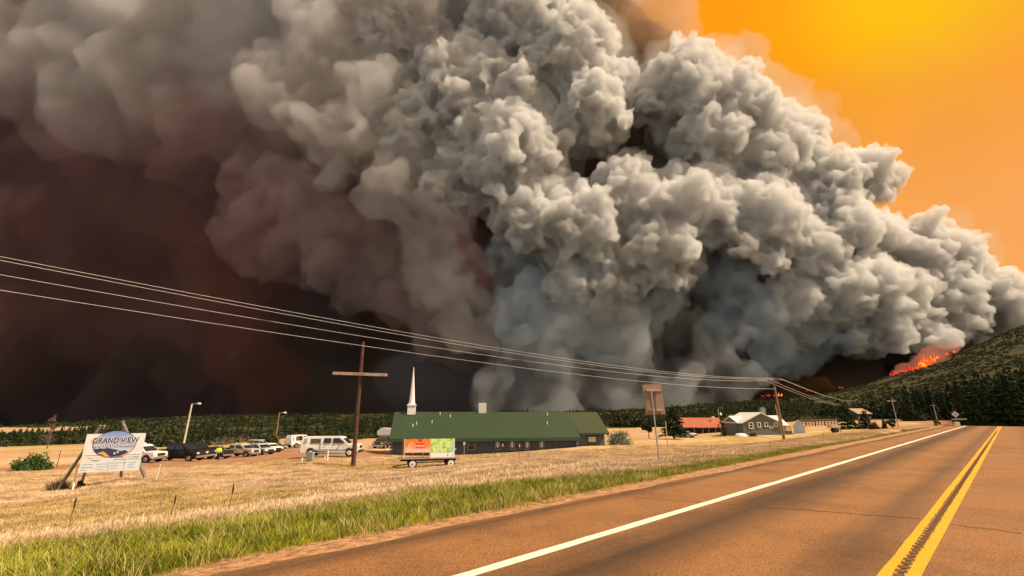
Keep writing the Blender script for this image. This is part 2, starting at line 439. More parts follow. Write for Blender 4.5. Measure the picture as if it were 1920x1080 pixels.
t.links.new(cc, mm.inputs['A']); t.links.new(rampc(noise(0.5, 6), [(0.3, (0.66, 0.64, 0.62)), (0.55, (1, 1, 1)), (0.72, (1.0, 1.0, 1.0))]), mm.inputs['B'])
m3 = t.nodes.new('ShaderNodeMix'); m3.data_type = 'RGBA'; m3.blend_type = 'MULTIPLY'; m3.inputs['Factor'].default_value = 1.0
t.links.new(mm.outputs['Result'], m3.inputs['A']); t.links.new(rampc(noise(7.0, 8, 0.8), [(0.32, (0.62, 0.60, 0.58)), (0.50, (0.95, 0.95, 0.95)), (0.66, (1.0, 1.0, 1.0))]), m3.inputs['B'])
t.links.new(m3.outputs['Result'], b.inputs['Base Color'])
bp = t.nodes.new('ShaderNodeBump'); bp.inputs['Strength'].default_value = 0.7; bp.inputs['Distance'].default_value = 0.012
t.links.new(noise(55.0, 4, 0.7), bp.inputs['Height']); t.links.new(bp.outputs[0], b.inputs['Normal'])
road = strip('road', -6.95, 5.8, 0.0, rm, n=9, wob=0.22, seed=4, d1=118)
sm_ = mat('shoulder_gravel', (0.42, 0.225, 0.105), 0.95, var=0.5, scale=7, bump=1.0, bscale=26)
strip('shoulder', -9.0, -6.7, -0.03, sm_, n=10, seed=8, fall=([-9.0, -8.2, -6.7], [-0.36, -0.10, 0.0]))
strip('shoulder', 5.6, 9.0, -0.03, sm_, n=6, seed=9, fall=([5.6, 7.4, 9.0], [0.0, -0.1, -0.33]))
wp = mat('white_road_paint', (0.80, 0.74, 0.62), 0.6, var=0.10, scale=6, bump=0.3, bscale=80)
yp = mat('yellow_road_paint', (0.80, 0.36, 0.012), 0.6, var=0.10, scale=5, bump=0.3, bscale=80)
gp = mat('dark_groove', (0.12, 0.062, 0.018), 0.9, var=0.35)
strip('edge_line', -4.95, -4.76, 0.004, wp, n=3, parent=road, wob=0.03, seed=12, step=0.25, d1=116)
strip('centre_line', -1.435, -1.285, 0.004, yp, n=3, parent=road, wob=0.02, seed=13, step=0.25, d1=116)
strip('centre_line', -1.215, -1.065, 0.004, yp, n=3, parent=road, wob=0.02, seed=14, step=0.25, d1=116)
g_ = MB()
for k in range(330):
    d = 1.5 + k * 0.22
    w = 0.08 + 0.03 * random.random()
    a = RD * d + RN * -1.255; u = RD * 0.075; v_ = RN * w / 2 * 1.25
    z = 0.008
    g_.add([(*(a - u - v_), z), (*(a + u - v_ * 1.1), z), (*(a + u + v_), z), (*(a - u + v_), z)], [(0, 1, 2, 3)])
tag(g_.build('rumble_groove', gp, road), kind='stuff')
ck = mat('crack_sealant', (0.05, 0.028, 0.018), 0.7, var=0.2)
def crack(p0, p1, w, wav=0.12, n=40, seed=0):
    m_ = MB(); p0 = np.array(p0, float); p1 = np.array(p1, float); dr = (p1 - p0) / np.linalg.norm(p1 - p0); nn = np.array([-dr[1], dr[0]])
    tt = np.linspace(0, 1, n); off = fbm2(tt * 6, tt * 0, 1.0, seed, 4) * wav; ww = w * (0.6 + np.abs(fbm2(tt * 9, tt * 0, 1.0, seed + 3, 3)) * 1.6)
    pl = []
    for k in range(n):
        c0 = p0 + (p1 - p0) * tt[k] + nn * off[k]
        pl += [c0 - nn * ww[k] / 2, c0 + nn * ww[k] / 2]
    xy = [RD * q[1] + RN * q[0] for q in pl]
    m_.add([(q[0], q[1], 0.0035) for q in xy], [(2 * k, 2 * k + 1, 2 * k + 3, 2 * k + 2) for k in range(n - 1)])
    return m_.build('crack', ck, road)
def sd(px, py):
    d_ = ray(px, py); tt = -CZ / d_[2]; x, y = d_[0] * tt, d_[1] * tt
    return (x * RN[0] + y * RN[1], x * RD[0] + y * RD[1])
for q, (a, b2, w) in enumerate([((1290, 940), (1445, 952), .025), ((1445, 952), (1725, 973), .045), ((1785, 983), (1915, 1000), .04), ((1190, 933), (1290, 941), .02), ((1568, 904), (1594, 904), .05), ((1340, 880), (1395, 873), .03), ((1400, 872), (1470, 860), .03)]):
    crack(sd(*a), sd(*b2), w, seed=q * 7)
# ---------------------------------------------------------------- smoke
def ico(sub):
    bm = bmesh.new(); bmesh.ops.create_icosphere(bm, subdivisions=sub, radius=1)
    v = np.array([p.co[:] for p in bm.verts]); f = np.array([[x.index for x in q.verts] for q in bm.faces]); bm.free(); return v, f
ICO3 = ico(3)
def inside(p, poly): return bool(inpoly(np.array([p[0]]), np.array([p[1]]), poly)[0])
def fill(poly, n, r0, r1, y0, y1, seed):
    g = np.random.default_rng(seed); xs = [p[0] for p in poly]; ys = [p[1] for p in poly]; out = []
    while len(out) < n:
        p = (g.uniform(min(xs), max(xs)), g.uniform(min(ys), max(ys)))
        if inside(p, poly): out.append((p[0], p[1], g.uniform(r0, r1), g.uniform(y0, y1)))
    return out
def smoke(name, puffs, voxel, octaves, color, density, label, warp=30, aniso=0.0, squash=(1, 1, 1), seed=0):
    """puffs: (px, py, radius in px, distance y) -> one closed billowing body filled with even smoke"""
    vs_, fs_, off = [], [], 0
    for px, py, r, y in puffs:
        d = ray(px, py); tt = y / d[1]; c = d * tt; R = r * tt / FPX
        vs_.append(ICO3[0] * R * np.array(squash) + c); fs_.append(ICO3[1] + off); off += len(ICO3[0])
    me = mesh_np(name, np.concatenate(vs_), np.concatenate(fs_))
    ob = bpy.data.objects.new(name, me); COL.objects.link(ob)
    def remesh(vx):
        md = ob.modifiers.new('r', 'REMESH'); md.mode = 'VOXEL'; md.voxel_size = vx
        dg = bpy.context.evaluated_depsgraph_get()
        m_ = bpy.data.meshes.new_from_object(ob.evaluated_get(dg)); ob.modifiers.clear(); ob.data = m_; m_.name = name
        return m_, len(m_.vertices)
    m2, n = remesh(voxel)
    def get():
        co = np.empty(n * 3, np.float32); m2.vertices.foreach_get('co', co)
        no = np.empty(n * 3, np.float32); m2.vertex_normals.foreach_get('vector', no)
        return co.reshape(-1, 3).astype(float), no.reshape(-1, 3).astype(float)
    for k, (sc, am) in enumerate(octaves):
        co, no = get()
        wv = np.stack([vnoise(co / (sc * 1.6) + 13.7 * a, seed + a) for a in range(3)], 1) * 0.9
        w = np.clip(worley(co / sc + wv, seed + 7 + k * 3), 0, 0.8)
        co += no * ((0.24 - w) * am * 2.2)[:, None]
        m2.vertices.foreach_set('co', co.astype(np.float32).ravel()); m2.update()
    if warp:
        co, no = get()
        for sc, a_ in ((warp * 2.2, 0.24), (warp, 0.18), (warp * 0.5, 0.20)):
            co = co + np.stack([vnoise(co / sc + 5.1 * a, seed + 40 + a) for a in range(3)], 1) * sc * a_ * 2
        m2.vertices.foreach_set('co', co.astype(np.float32).ravel()); m2.update()
    # weld folds and drop stray crumbs so the body stays one clean closed skin
    m2, n = remesh(voxel * 0.80)
    bm = bmesh.new(); bm.from_mesh(m2); seen = set(); drop = []
    for v0 in bm.verts:
        if v0.index in seen: continue
        st = [v0]; seen.add(v0.index); comp = [v0]
        while st:
            a = st.pop()
            for e in a.link_edges:
                o_ = e.other_vert(a)
                if o_.index not in seen: seen.add(o_.index); st.append(o_); comp.append(o_)
        if len(comp) < 2500: drop += comp
    if drop and len(drop) < len(bm.verts) * .5: bmesh.ops.delete(bm, geom=drop, context='VERTS')
    bm.to_mesh(m2); bm.free(); smooth(m2)
    mt = bpy.data.materials.new(name); tt_ = nodes_of(mt); tt_.nodes.clear()
    pv = tt_.nodes.new('ShaderNodeVolumePrincipled'); ou = tt_.nodes.new('ShaderNodeOutputMaterial'); tt_.links.new(pv.outputs[0], ou.inputs['Volume'])
    pv.inputs['Density'].default_value = density; pv.inputs['Color'].default_value = (*color, 1); pv.inputs['Anisotropy'].default_value = aniso
    m2.materials.clear(); m2.materials.append(mt)
    print('SMOKE', name, n, flush=True)
    return tag(ob, label, 'smoke', kind='stuff')

# pale column: big hand-placed heads first, then filling billows
HEADS = [(1060,130,110,1450),(1105,215,75,1400),(980,60,120,1480),(880,180,105,1460),(960,300,115,1430),(870,320,80,1470),(760,120,110,1560),(800,260,90,1500),
 (1290,185,105,1480),(1370,200,80,1450),(1330,260,80,1440),(1430,290,75,1470),(1480,250,55,1500),(1535,330,55,1500),(1615,325,58,1500),(1575,360,60,1480),(1650,330,35,1510),
 (1270,395,95,1420),(1180,370,80,1400),(1080,430,90,1400),(1010,400,90,1430),(1240,470,80,1400),(1420,420,85,1420),(1500,470,75,1440),(1560,430,75,1470),(1620,450,60,1480),(1330,400,70,1450),
 (1740,450,52,1500),(1700,480,55,1500),(1800,490,52,1520),(1850,545,48,1530),(1890,590,45,1540),(1770,540,60,1500),
 (1620,530,70,1440),(1550,560,75,1450),(1680,560,60,1470),(1730,610,48,1470),(1800,600,50,1500),(1480,580,70,1460),(1640,620,52,1460),(1880,640,50,1560),(1100,540,80,1440),(1180,530,70,1450)]
pale = [(a, b_, r * 0.98, y) for a, b_, r, y in HEADS] + [(980, -120, 170, 1560), (760, -60, 150, 1600), (1100, -60, 110, 1560)]
g2 = np.random.default_rng(5)
for a, b_, r, y in HEADS:                 # smaller heads budding from each big one
    for k in range(7):
        th = g2.uniform(0, 6.28); q = g2.uniform(0.45, 0.85)
        pale.append((a + math.cos(th) * r * q, b_ + math.sin(th) * r * q * 0.9, r * g2.uniform(0.26, 0.48), y - r * 1.0 * g2.uniform(0.1, 1.0)))
smoke('smoke_plume', pale, 6.0, [(120, 34), (55, 26), (28, 19), (13, 10)], (0.955, 0.945, 0.925), 0.052, 'pale beige grey billowing smoke column rising against the orange sky', warp=26, seed=1)
hz = [(a, b_, r * 1.10, y) for a, b_, r, y in HEADS if a < 1560]
smoke('smoke_haze', hz, 14.0, [(150, 40), (60, 18)], (0.95, 0.92, 0.89), 0.0020, 'thin haze of smoke clinging round the pale billows', warp=50, seed=21)
fines = [(120, 34), (52, 24), (26, 16), (12, 8)]
soft = [(220, 60), (95, 26), (40, 8)]
vsoft = [(260, 50)]
# grey-blue smoke lower down, in the middle
gb = fill([(960, 470), (1120, 500), (1330, 470), (1520, 600), (1640, 640), (1600, 700), (1480, 690), (1300, 560), (1230, 560), (1180, 660), (1040, 680), (930, 600)], 46, 32, 62, 1460, 1560, 11)
gb += [(1430, 610, 46, 1440), (1440, 560, 34, 1430), (1080, 610, 60, 1450), (1140, 640, 48, 1450), (1050, 560, 55, 1460), (1380, 560, 45, 1500), (1350, 600, 50, 1540)]
smoke('smoke_bank', gb, 7.5, fines, (0.86, 0.925, 0.97), 0.020, 'blue grey smoke drifting low below the pale column above the church roof', warp=30, seed=2)
# crevice shade between the pale heads, put in as darker coloured smoke behind
dk = fill([(560, 60), (1180, 60), (1230, 330), (1560, 420), (1640, 520), (1880, 600), (1900, 680), (1700, 700), (1400, 690), (900, 560), (600, 360)], 70, 60, 100, 1620, 1740, 12)
dk += [(1230, 250, 60, 1640), (1210, 180, 70, 1700), (1090, 300, 70, 1660), (1100, 330, 60, 1640), (880, 440, 80, 1640), (930, 400, 70, 1660), (1300, 590, 80, 1680), (1480, 380, 60, 1650), (1380, 470, 60, 1640), (1860, 600, 50, 1640), (1600, 660, 70, 1660)]
smoke('smoke_gap_shade', dk, 13, soft, (0.50, 0.42, 0.37), 0.014, 'dark grey smoke whose colour gives the shade in the gaps between the pale billows', warp=40, seed=3)
# near-black smoke wall along the ground: soot plus cavity shade in its colour
bl = fill([(-250, 560), (420, 480), (640, 420), (900, 560), (1250, 640), (1500, 660), (1760, 690), (1920, 660), (1920, 800), (-250, 830)], 120, 70, 120, 1820, 1900, 13)
bl += [(x, 760, 75, 1840) for x in range(-280, 1960, 60)] + [(x, 640, 100, 1880) for x in range(-280, 1700, 70)] + [(x, 500, 110, 1890) for x in range(-280, 1500, 80)] + [(x, 350, 120, 1900) for x in range(-280, 1300, 90)] + [(x, 170, 130, 1900) for x in range(-280, 1250, 90)]
smoke('smoke_wall', bl, 16, vsoft, (0.20, 0.17, 0.175), 0.012, 'near black sooty smoke wall with cavity shade in its colour behind the dark wooded ridge', warp=60, seed=4)
# slate veils in front of the dark part
vl = fill([(900, 640), (1260, 660), (1400, 690), (1400, 770), (900, 770), (640, 700)], 22, 50, 90, 1600, 1700, 14)
smoke('smoke_veil', vl, 14, vsoft, (0.60, 0.68, 0.76), 0.0022, 'thin slate blue smoke veil hanging above the ridge behind the church', warp=60, seed=5, squash=(1.3, .6, .8))
v2 = [(1080, 560, 80, 1380), (1100, 620, 75, 1380), (1050, 660, 65, 1380), (1160, 650, 75, 1390), (1000, 690, 60, 1390), (1130, 720, 70, 1390), (1260, 740, 80, 1400), (1060, 770, 90, 1400), (960, 740, 80, 1400), (1340, 770, 70, 1400), (1250, 620, 60, 1420), (1310, 650, 60, 1420), (1370, 660, 55, 1420), (1160, 800, 90, 1400), (1020, 600, 50, 1390), (1420, 600, 50, 1390), (1210, 690, 60, 1390)]
smoke('smoke_veil', v2, 10, [(150, 60), (60, 22), (30, 9)], (0.96, 0.985, 1.0), 0.0048, 'pale bluish white smoke wisps rising just right of the church roof', warp=45, seed=15, squash=(.8, .6, 1.3))
# taupe canopy, upper left
tp = fill([(-360, -240), (760, -240), (740, 60), (600, 170), (360, 170), (100, 90), (-360, 20)], 70, 170, 230, 1690, 1720, 15)
smoke('smoke_canopy', tp, 16, [(300, 60), (120, 30), (50, 14), (22, 6)], (0.985, 0.955, 0.94), 0.0085, 'smooth taupe smoke canopy filling the upper left of the sky', warp=90, seed=6, squash=(1, .7, 1))
md = fill([(300, 200), (640, 180), (760, 330), (900, 430), (960, 560), (860, 620), (700, 540), (600, 430), (420, 380)], 54, 80, 120, 1640, 1670, 16)
smoke('smoke_canopy', md, 10, [(220, 46), (95, 30), (40, 18), (20, 9)], (0.88, 0.71, 0.69), 0.0062, 'mauve brown smoke slope between the taupe canopy and the pale column', warp=60, seed=7, squash=(1, .7, 1))
br = fill([(-360, 60), (200, 100), (330, 230), (460, 420), (540, 640), (400, 640), (200, 560), (-360, 600)], 66, 140, 200, 1710, 1750, 17)
smoke('smoke_canopy', br, 18, [(260, 40), (110, 16)], (0.48, 0.29, 0.30), 0.0026, 'brown smoke coloured with filtered red light hanging over the left end of the ridge', warp=90, seed=8, squash=(1, .7, 1))  # brown soot colour plus the red of light filtering through
# soft grey smoke in front of the left flank of the pale column
lf = [(640, 40, 120, 1400), (700, 160, 100, 1400), (640, 260, 90, 1400), (740, 330, 85, 1400), (800, 430, 80, 1400), (560, 150, 110, 1420), (840, 520, 75, 1410), (900, 600, 75, 1410), (600, -80, 130, 1400), (760, 30, 90, 1380)]
smoke('smoke_veil', lf, 9, [(200, 46), (85, 30), (38, 18), (17, 9)], (0.93, 0.89, 0.87), 0.0085, 'soft grey smoke blurring the left flank of the pale column', warp=60, seed=19, squash=(1, .5, 1))
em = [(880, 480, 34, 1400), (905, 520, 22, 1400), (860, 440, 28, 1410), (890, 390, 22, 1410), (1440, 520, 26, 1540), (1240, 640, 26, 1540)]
smoke('smoke_glow_tint', em, 8, [(60, 16), (25, 8)], (0.50, 0.14, 0.13), 0.007, 'smoke patches with dark red glow in their colour inside the left of the pale column', warp=40, seed=9)  # ember glow put into the smoke colour, nothing emits here
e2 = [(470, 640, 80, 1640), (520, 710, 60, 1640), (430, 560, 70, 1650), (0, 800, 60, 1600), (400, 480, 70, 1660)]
smoke('smoke_glow_tint', e2, 14, vsoft, (0.60, 0.24, 0.14), 0.0014, 'smoke patch with dull rust red glow in its colour low above the left ridge', warp=60, seed=29)  # low red glow is carried by the tint of the smoke
# orange tinted thin smoke along the outer edge
oe = fill([(1040, -160), (1220, -160), (1240, 0), (1230, 110), (1150, 160), (1100, 60)], 18, 50, 90, 1560, 1600, 18)
smoke('smoke_fringe', oe, 10, [(120, 30), (50, 12)], (0.86, 0.62, 0.40), 0.0050, 'brownish orange smoke between the two pale heads at the top', warp=60, seed=10)
of = [(1440, 150, 42, 1580), (1530, 215, 36, 1580), (1585, 262, 30, 1580), (1545, 250, 40, 1590), (1480, 185, 45, 1590), (1790, 430, 34, 1580), (1840, 475, 38, 1580), (1895, 540, 36, 1590), (1665, 330, 30, 1560), (1400, 100, 40, 1580), (1700, 430, 36, 1580), (1890, 560, 40, 1570)]
smoke('smoke_fringe', of, 8, [(70, 18), (30, 9)], (0.85, 0.70, 0.52), 0.0050, 'thin tan smoke fringe along the right edge of the plume', warp=40, seed=20)
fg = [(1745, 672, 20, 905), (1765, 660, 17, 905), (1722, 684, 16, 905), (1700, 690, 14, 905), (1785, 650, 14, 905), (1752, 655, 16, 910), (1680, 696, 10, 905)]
smoke('smoke_glow_tint', fg, 3.0, [(16, 6), (7, 3)], (0.95, 0.42, 0.33), 0.020, 'smoke with rosy fire glow put into its colour just above the ridge flames', warp=14, seed=31)  # glow of the flames imitated by reddish smoke colour
# ---------------------------------------------------------------- foliage materials and meshes
def leafmat(name, a, b_, rough=0.75, trans=0.15, patchy=0):
    if name in MATS: return MATS[name]
    m = bpy.data.materials.new(name); t = nodes_of(m); b = t.nodes['Principled BSDF']; b.inputs['Roughness'].default_value = rough; b.inputs['Specular IOR Level'].default_value = 0.25
    g = t.nodes.new('ShaderNodeNewGeometry'); oi = t.nodes.new('ShaderNodeObjectInfo')
    ad = t.nodes.new('ShaderNodeMath'); ad.operation = 'ADD'
    mu = t.nodes.new('ShaderNodeMath'); mu.operation = 'MULTIPLY'; mu.inputs[1].default_value = 0.55
    m2 = t.nodes.new('ShaderNodeMath'); m2.operation = 'MULTIPLY'; m2.inputs[1].default_value = 0.45
    t.links.new(g.outputs['Random Per Island'], mu.inputs[0]); t.links.new(oi.outputs['Random'], m2.inputs[0])
    t.links.new(mu.outputs[0], ad.inputs[0]); t.links.new(m2.outputs[0], ad.inputs[1])
    if patchy:
        nz_ = t.nodes.new('ShaderNodeTexNoise'); nz_.inputs['Scale'].default_value = patchy; nz_.inputs['Detail'].default_value = 5; nz_.inputs['Roughness'].default_value = .65; t.links.new(g.outputs['Position'], nz_.inputs['Vector'])
        mrp = t.nodes.new('ShaderNodeMapRange'); mrp.inputs['From Min'].default_value = .35; mrp.inputs['From Max'].default_value = .65; mrp.inputs['To Min'].default_value = -.5; mrp.inputs['To Max'].default_value = .35; t.links.new(nz_.outputs['Fac'], mrp.inputs['Value'])
        a3 = t.nodes.new('ShaderNodeMath'); a3.operation = 'ADD'; a3.use_clamp = True; t.links.new(ad.outputs[0], a3.inputs[0]); t.links.new(mrp.outputs[0], a3.inputs[1]); ad = a3
    r = t.nodes.new('ShaderNodeValToRGB'); e = r.color_ramp.elements
    e[0].color = (*a, 1); e[1].color = (*b_, 1)
    t.links.new(ad.outputs[0], r.inputs[0]); t.links.new(r.outputs['Color'], b.inputs['Base Color'])
    MATS[name] = m; return m
LM = dict(
 pine=leafmat('pine_needles', (0.012, 0.024, 0.008), (0.045, 0.068, 0.022)),
 juniper=leafmat('juniper_leaves', (0.018, 0.028, 0.010), (0.075, 0.085, 0.028)),
 scrub=leafmat('oak_scrub_leaves', (0.030, 0.040, 0.012), (0.105, 0.105, 0.040)),
 green=leafmat('bush_leaves', (0.022, 0.050, 0.010), (0.070, 0.13, 0.022)),
 silver=leafmat('silver_leaves', (0.10, 0.13, 0.07), (0.32, 0.37, 0.27)),
 yellow=leafmat('yellow_green_leaves', (0.07, 0.085, 0.012), (0.17, 0.18, 0.03)),
 olive=leafmat('olive_leaves', (0.045, 0.045, 0.012), (0.12, 0.105, 0.03)),
 twig=leafmat('dry_twigs', (0.10, 0.075, 0.055), (0.22, 0.17, 0.13)),
)
bark = mat('bark', (0.11, 0.08, 0.055), 0.95, var=0.3, scale=5, bump=0.8)
def leaves(kind, n, h, w, size, seed, base=0.0, lean=0.0):
    """n leaf-clump triangles spread over crown clumps; returns verts, faces"""
    g = np.random.default_rng(seed)
    if kind == 'cone':
        z = 1 - np.sqrt(g.uniform(0, 1, n)); lay = np.round(z * 9) / 9; z = lay * 0.75 + z * 0.25 + g.normal(0, 0.012, n)
        th = g.uniform(0, 2 * np.pi, n); irr = 0.72 + 0.28 * np.sin(th * 3 + seed + lay * 17) + 0.12 * np.sin(th * 7 + lay * 40)
        rr = (1 - z) ** 0.85 * w / 2 * irr * np.sqrt(g.uniform(0.25, 1, n)) + 0.02 * w
        c = np.stack([rr * np.cos(th), rr * np.sin(th), base + z * (h - base) - rr * 0.18], 1)
        flat = 0.55
    else:
        k = max(5, int(n / 70)); u = g.normal(size=(k, 3)); u /= np.linalg.norm(u, axis=1)[:, None]; rad = g.uniform(0.25, 0.80, k) ** 0.7
        cc = u * rad[:, None]; cc[:, 2] = cc[:, 2] * 0.9
        cr = g.uniform(0.20, 0.42, k)
        idx = g.integers(0, k, n); v = g.normal(size=(n, 3)); v /= np.linalg.norm(v, axis=1)[:, None]
        p = cc[idx] + v * (cr[idx] * g.uniform(0.55, 1.0, n))[:, None]
        p[:, 2] = np.clip(p[:, 2], -1, 2)
        c = np.stack([p[:, 0] * w / 2, p[:, 1] * w / 2, base + (p[:, 2] + 1) / 2 * (h - base)], 1)
        if kind == 'dome': c[:, 2] = base + np.abs(p[:, 2]) * (h - base)
        flat = 1.0
    c[:, 0] += lean * c[:, 2]
    d1 = g.normal(size=(n, 3)); d1[:, 2] *= flat; d1 /= np.linalg.norm(d1, axis=1)[:, None]
    d2 = g.normal(size=(n, 3)); d2[:, 2] *= flat; d2 -= d1 * (d1 * d2).sum(1)[:, None]; d2 /= np.linalg.norm(d2, axis=1)[:, None]
    s_ = size * g.uniform(0.6, 1.4, n)[:, None]
    v = np.stack([c - d1 * s_ * .6, c + d1 * s_ * .6 , c + d2 * s_ + d1 * s_ * 0.2], 1).reshape(-1, 3)
    f = np.arange(3 * n).reshape(-1, 3)
    return v, f
def leafobj(name, kind, n, h, w, size, seed, m, parent=None, base=0.0, lean=0.0):
    v, f = leaves(kind, n, h, w, size, seed, base, lean)
    me = mesh_np(name, v, f); me.materials.append(m)
    o = bpy.data.objects.new(name, me); COL.objects.link(o)
    if parent: o.parent = parent
    return o
def tree(name, label, cat, px, Z, h, w, kind, m, size, n, seed, trunk=0.0, tr=0.12, lean=0.0, group=None, sink=0.05):
    p = at(px, Z); t_ = thing(name, label, cat, (p.x, p.y, p.z - sink), random.uniform(0, 6), group)
    leafobj('crown', kind, n, h, w, size, seed, m, t_, base=trunk, lean=lean)
    g = random.Random(seed); mb = MB()
    mb.tube([(0, 0, -0.2), (lean * h * .3, 0, h * .3), (lean * h * .75, 0, h * 0.75)], [tr, tr * .75, tr * .25], 7)
    for k in range(7):
        a = g.uniform(0, 6.28); z0 = trunk + (h - trunk) * g.uniform(0.0, .55); l = w * .36
        mb.tube([(lean * z0, 0, z0), (lean * z0 + math.cos(a) * l * .6, math.sin(a) * l * .6, z0 + l * .25), (lean * z0 + math.cos(a) * l, math.sin(a) * l, z0 + l * .45)], [tr * .4, tr * .22, tr * .08], 5)
    mb.build('trunk', bark, t_)
    return t_

# individual trees and bushes
tree('bush', 'dense dark green bush on the grass at the left edge beyond the dirt drive', 'bush', 58, 45, 1.75, 3.3, 'dome', LM['green'], 0.13, 3200, 1)
tree('bush', 'small yellow green tree behind the parked cars beside the brown lamp pole', 'tree', 510, 82, 3.6, 3.2, 'cone', LM['yellow'], 0.26, 1100, 2, trunk=0.3)
tree('bush', 'silvery green round bush at the right end of the church', 'bush', 1163, 70, 2.7, 3.7, 'dome', LM['silver'], 0.15, 3200, 3, lean=-0.0)
tree('tree', 'small dark tree with a bare trunk between the silver bush and the brown sign back', 'tree', 1217, 98, 4.3, 3.3, 'ball', LM['pine'], 0.26, 1300, 4, trunk=1.2, tr=0.10)
tree('pine_tree', 'large dark pine tree between the brown sign back and the red roof', 'tree', 1265, 96, 6.6, 6.2, 'cone', LM['pine'], 0.34, 3200, 5, trunk=1.1, tr=0.2)
tree('tree', 'round olive brown tree at the right end of the red roofed building', 'tree', 1371, 104, 4.4, 4.9, 'dome', LM['olive'], 0.28, 2200, 6)
tree('bush', 'small dark clipped bush at the foot of the round olive brown tree', 'bush', 1358, 97, 1.5, 1.2, 'ball', LM['pine'], 0.14, 700, 7)
tree('bush', 'low bright green bush against the grey house wall', 'bush', 1413, 91, 0.95, 1.7, 'dome', LM['green'], 0.13, 700, 8)
tree('conifer_tree', 'tall broad dark conifer behind the small tan trailer', 'tree', 1592, 92, 5.4, 4.4, 'cone', LM['pine'], 0.26, 2600, 9, lean=-0.05)
tree('conifer_tree', 'lower dark conifer just right of the tall broad one', 'tree', 1624, 90, 3.6, 3.4, 'cone', LM['pine'], 0.24, 1900, 10, lean=-0.05)
tree('bush', 'small round brown green bush at the right foot of the two conifers', 'bush', 1641, 86, 1.6, 2.2, 'dome', LM['olive'], 0.18, 900, 11)
tree('bush', 'small pointed green bush left of the dark rounded one near the leaning pole', 'bush', 1659, 86, 1.7, 1.3, 'cone', LM['green'], 0.16, 800, 12)
tree('bush', 'dark rounded bush at the foot of the leaning utility pole', 'bush', 1674, 85, 1.8, 1.5, 'ball', LM['pine'], 0.15, 900, 13)
tree('bush', 'small dark shrub beside the second far utility pole on the bank', 'bush', 1757, 104, 1.5, 1.4, 'ball', LM['olive'], 0.16, 600, 14)
tree('tree', 'pale green round tree at the right of the dark grove beyond the brown field', 'tree', 1722, 275, 17, 19, 'dome', LM['scrub'], 0.9, 2600, 15)
for i, (px, Z, h, w) in enumerate([(1612, 285, 13, 14), (1640, 280, 16, 16), (1662, 290, 17, 17), (1690, 285, 18, 17), (1704, 270, 15, 12), (1676, 268, 12, 13), (1580, 300, 12, 14), (1556, 310, 10, 16)]):
    tree('tree', ['dark grove tree just left of the cabin roof', 'dark grove tree just right of the cabin roof', 'dark grove tree left of the thin leaning pole', 'tall dark grove tree right of the thin leaning pole', 'small dark grove tree touching the pale round tree', 'small dark grove tree behind the thin leaning pole', 'dark grove tree above the tall broad conifer', 'dark grove tree furthest left, beyond the corral fence'][i], 'tree', px, Z, h, w, 'dome', LM['pine' if i % 2 else 'juniper'], 0.85, 1500, 20 + i, group='dark trees of the grove beyond the brown field')
for i, (px, Z, h, w) in enumerate([(236, 112, 6.0, 7), (262, 118, 7.0, 8), (290, 112, 6.5, 8), (318, 120, 6.8, 8)]):
    tree('tree', ['leafy dark tree directly behind the right edge of the white sign', 'leafy dark tree behind the lettered white pickup', 'leafy dark tree above the rear of the chrome fronted black pickup', 'leafy dark tree just left of the pale lamp post'][i], 'tree', px, Z, h, w, 'dome', LM['juniper'], 0.4, 1500, 40 + i, group='leafy trees behind the parked pickups')
for i, (px, Z, h, w) in enumerate([(1180, 215, 11, 10), (1206, 210, 7, 9), (1160, 218, 7, 9), (1240, 205, 8, 11), (1228, 206, 7, 9)]):
    tree('tree', ['tallest dark tree at the far edge of the tan field right of the church', 'low dark tree right of the tallest at the far field edge', 'low dark tree nearest the church roof end at the far field edge', 'dark tree behind the brown sign post at the far field edge', 'low dark tree just left of the brown sign post at the far field edge'][i], 'tree', px, Z, h, w, 'dome', LM['juniper'], 0.6, 1200, 50 + i, group='dark trees along the far edge of the tan field')
# bare grey brown tree far left, and dead brush by the cars
def bare(name, label, px, Z, h, spread, seed, m, n=60, cat='tree'):
    p = at(px, Z); g = random.Random(seed); t_ = thing(name, label, cat, (p.x, p.y, p.z - 0.1))
    mb = MB(); mb.tube([(0, 0, 0), (h * .02, 0, h * .5), (h * .05, 0, h)], [h * .018, h * .012, h * .003], 6); mb.build('trunk', m, t_)
    tb = MB()
    for k in range(n):
        z = h * g.uniform(.15, .95); a = g.uniform(0, 6.28); l = spread * (1.1 - z / h) * g.uniform(.4, 1)
        q = (math.cos(a) * l, math.sin(a) * l, z + l * g.uniform(.1, .9)); o_ = (h * .05 * z / h, 0, z)
        tb.tube([o_, ((o_[0] + q[0]) / 2, q[1] / 2, (z + q[2]) / 2 + .03 * h * g.uniform(-1, 1)), q], [h * .006, h * .004, h * .002], 4, cap=False)
    tb.build('branches', m, t_)
    return t_
grey_wood = mat('weathered_twigs', (0.27, 0.22, 0.17), 0.9, var=0.2)
brown_wood = mat('brown_twigs', (0.15, 0.115, 0.085), 0.9, var=0.2)
t_ = bare('bare_tree', 'thin tall bare brown tree at the left edge in front of the dark ridge', 88, 105, 7.4, 2.6, 3, brown_wood, 80)
leafobj('crown', 'ball', 260, 6.6, 3.4, 0.22, 77, LM['twig'], t_, base=3.6)
for i, (px, Z) in enumerate([(402, 88), (417, 92), (432, 90), (448, 94), (462, 92), (520, 90)]):
    bare('dead_shrub', ['bare pale shrub furthest left, behind the person', 'bare pale shrub second from the left behind the champagne pickup', 'bare pale shrub over the rear of the champagne pickup', 'bare pale shrub over the cab of the champagne pickup', 'bare pale shrub over the bonnet of the champagne pickup', 'bare pale shrub right of the yellow green tree'][i], px, Z, 2.6, 2.6, 60 + i, grey_wood, 42, 'shrub')['group'] = 'bare shrubs behind the parked pickups'
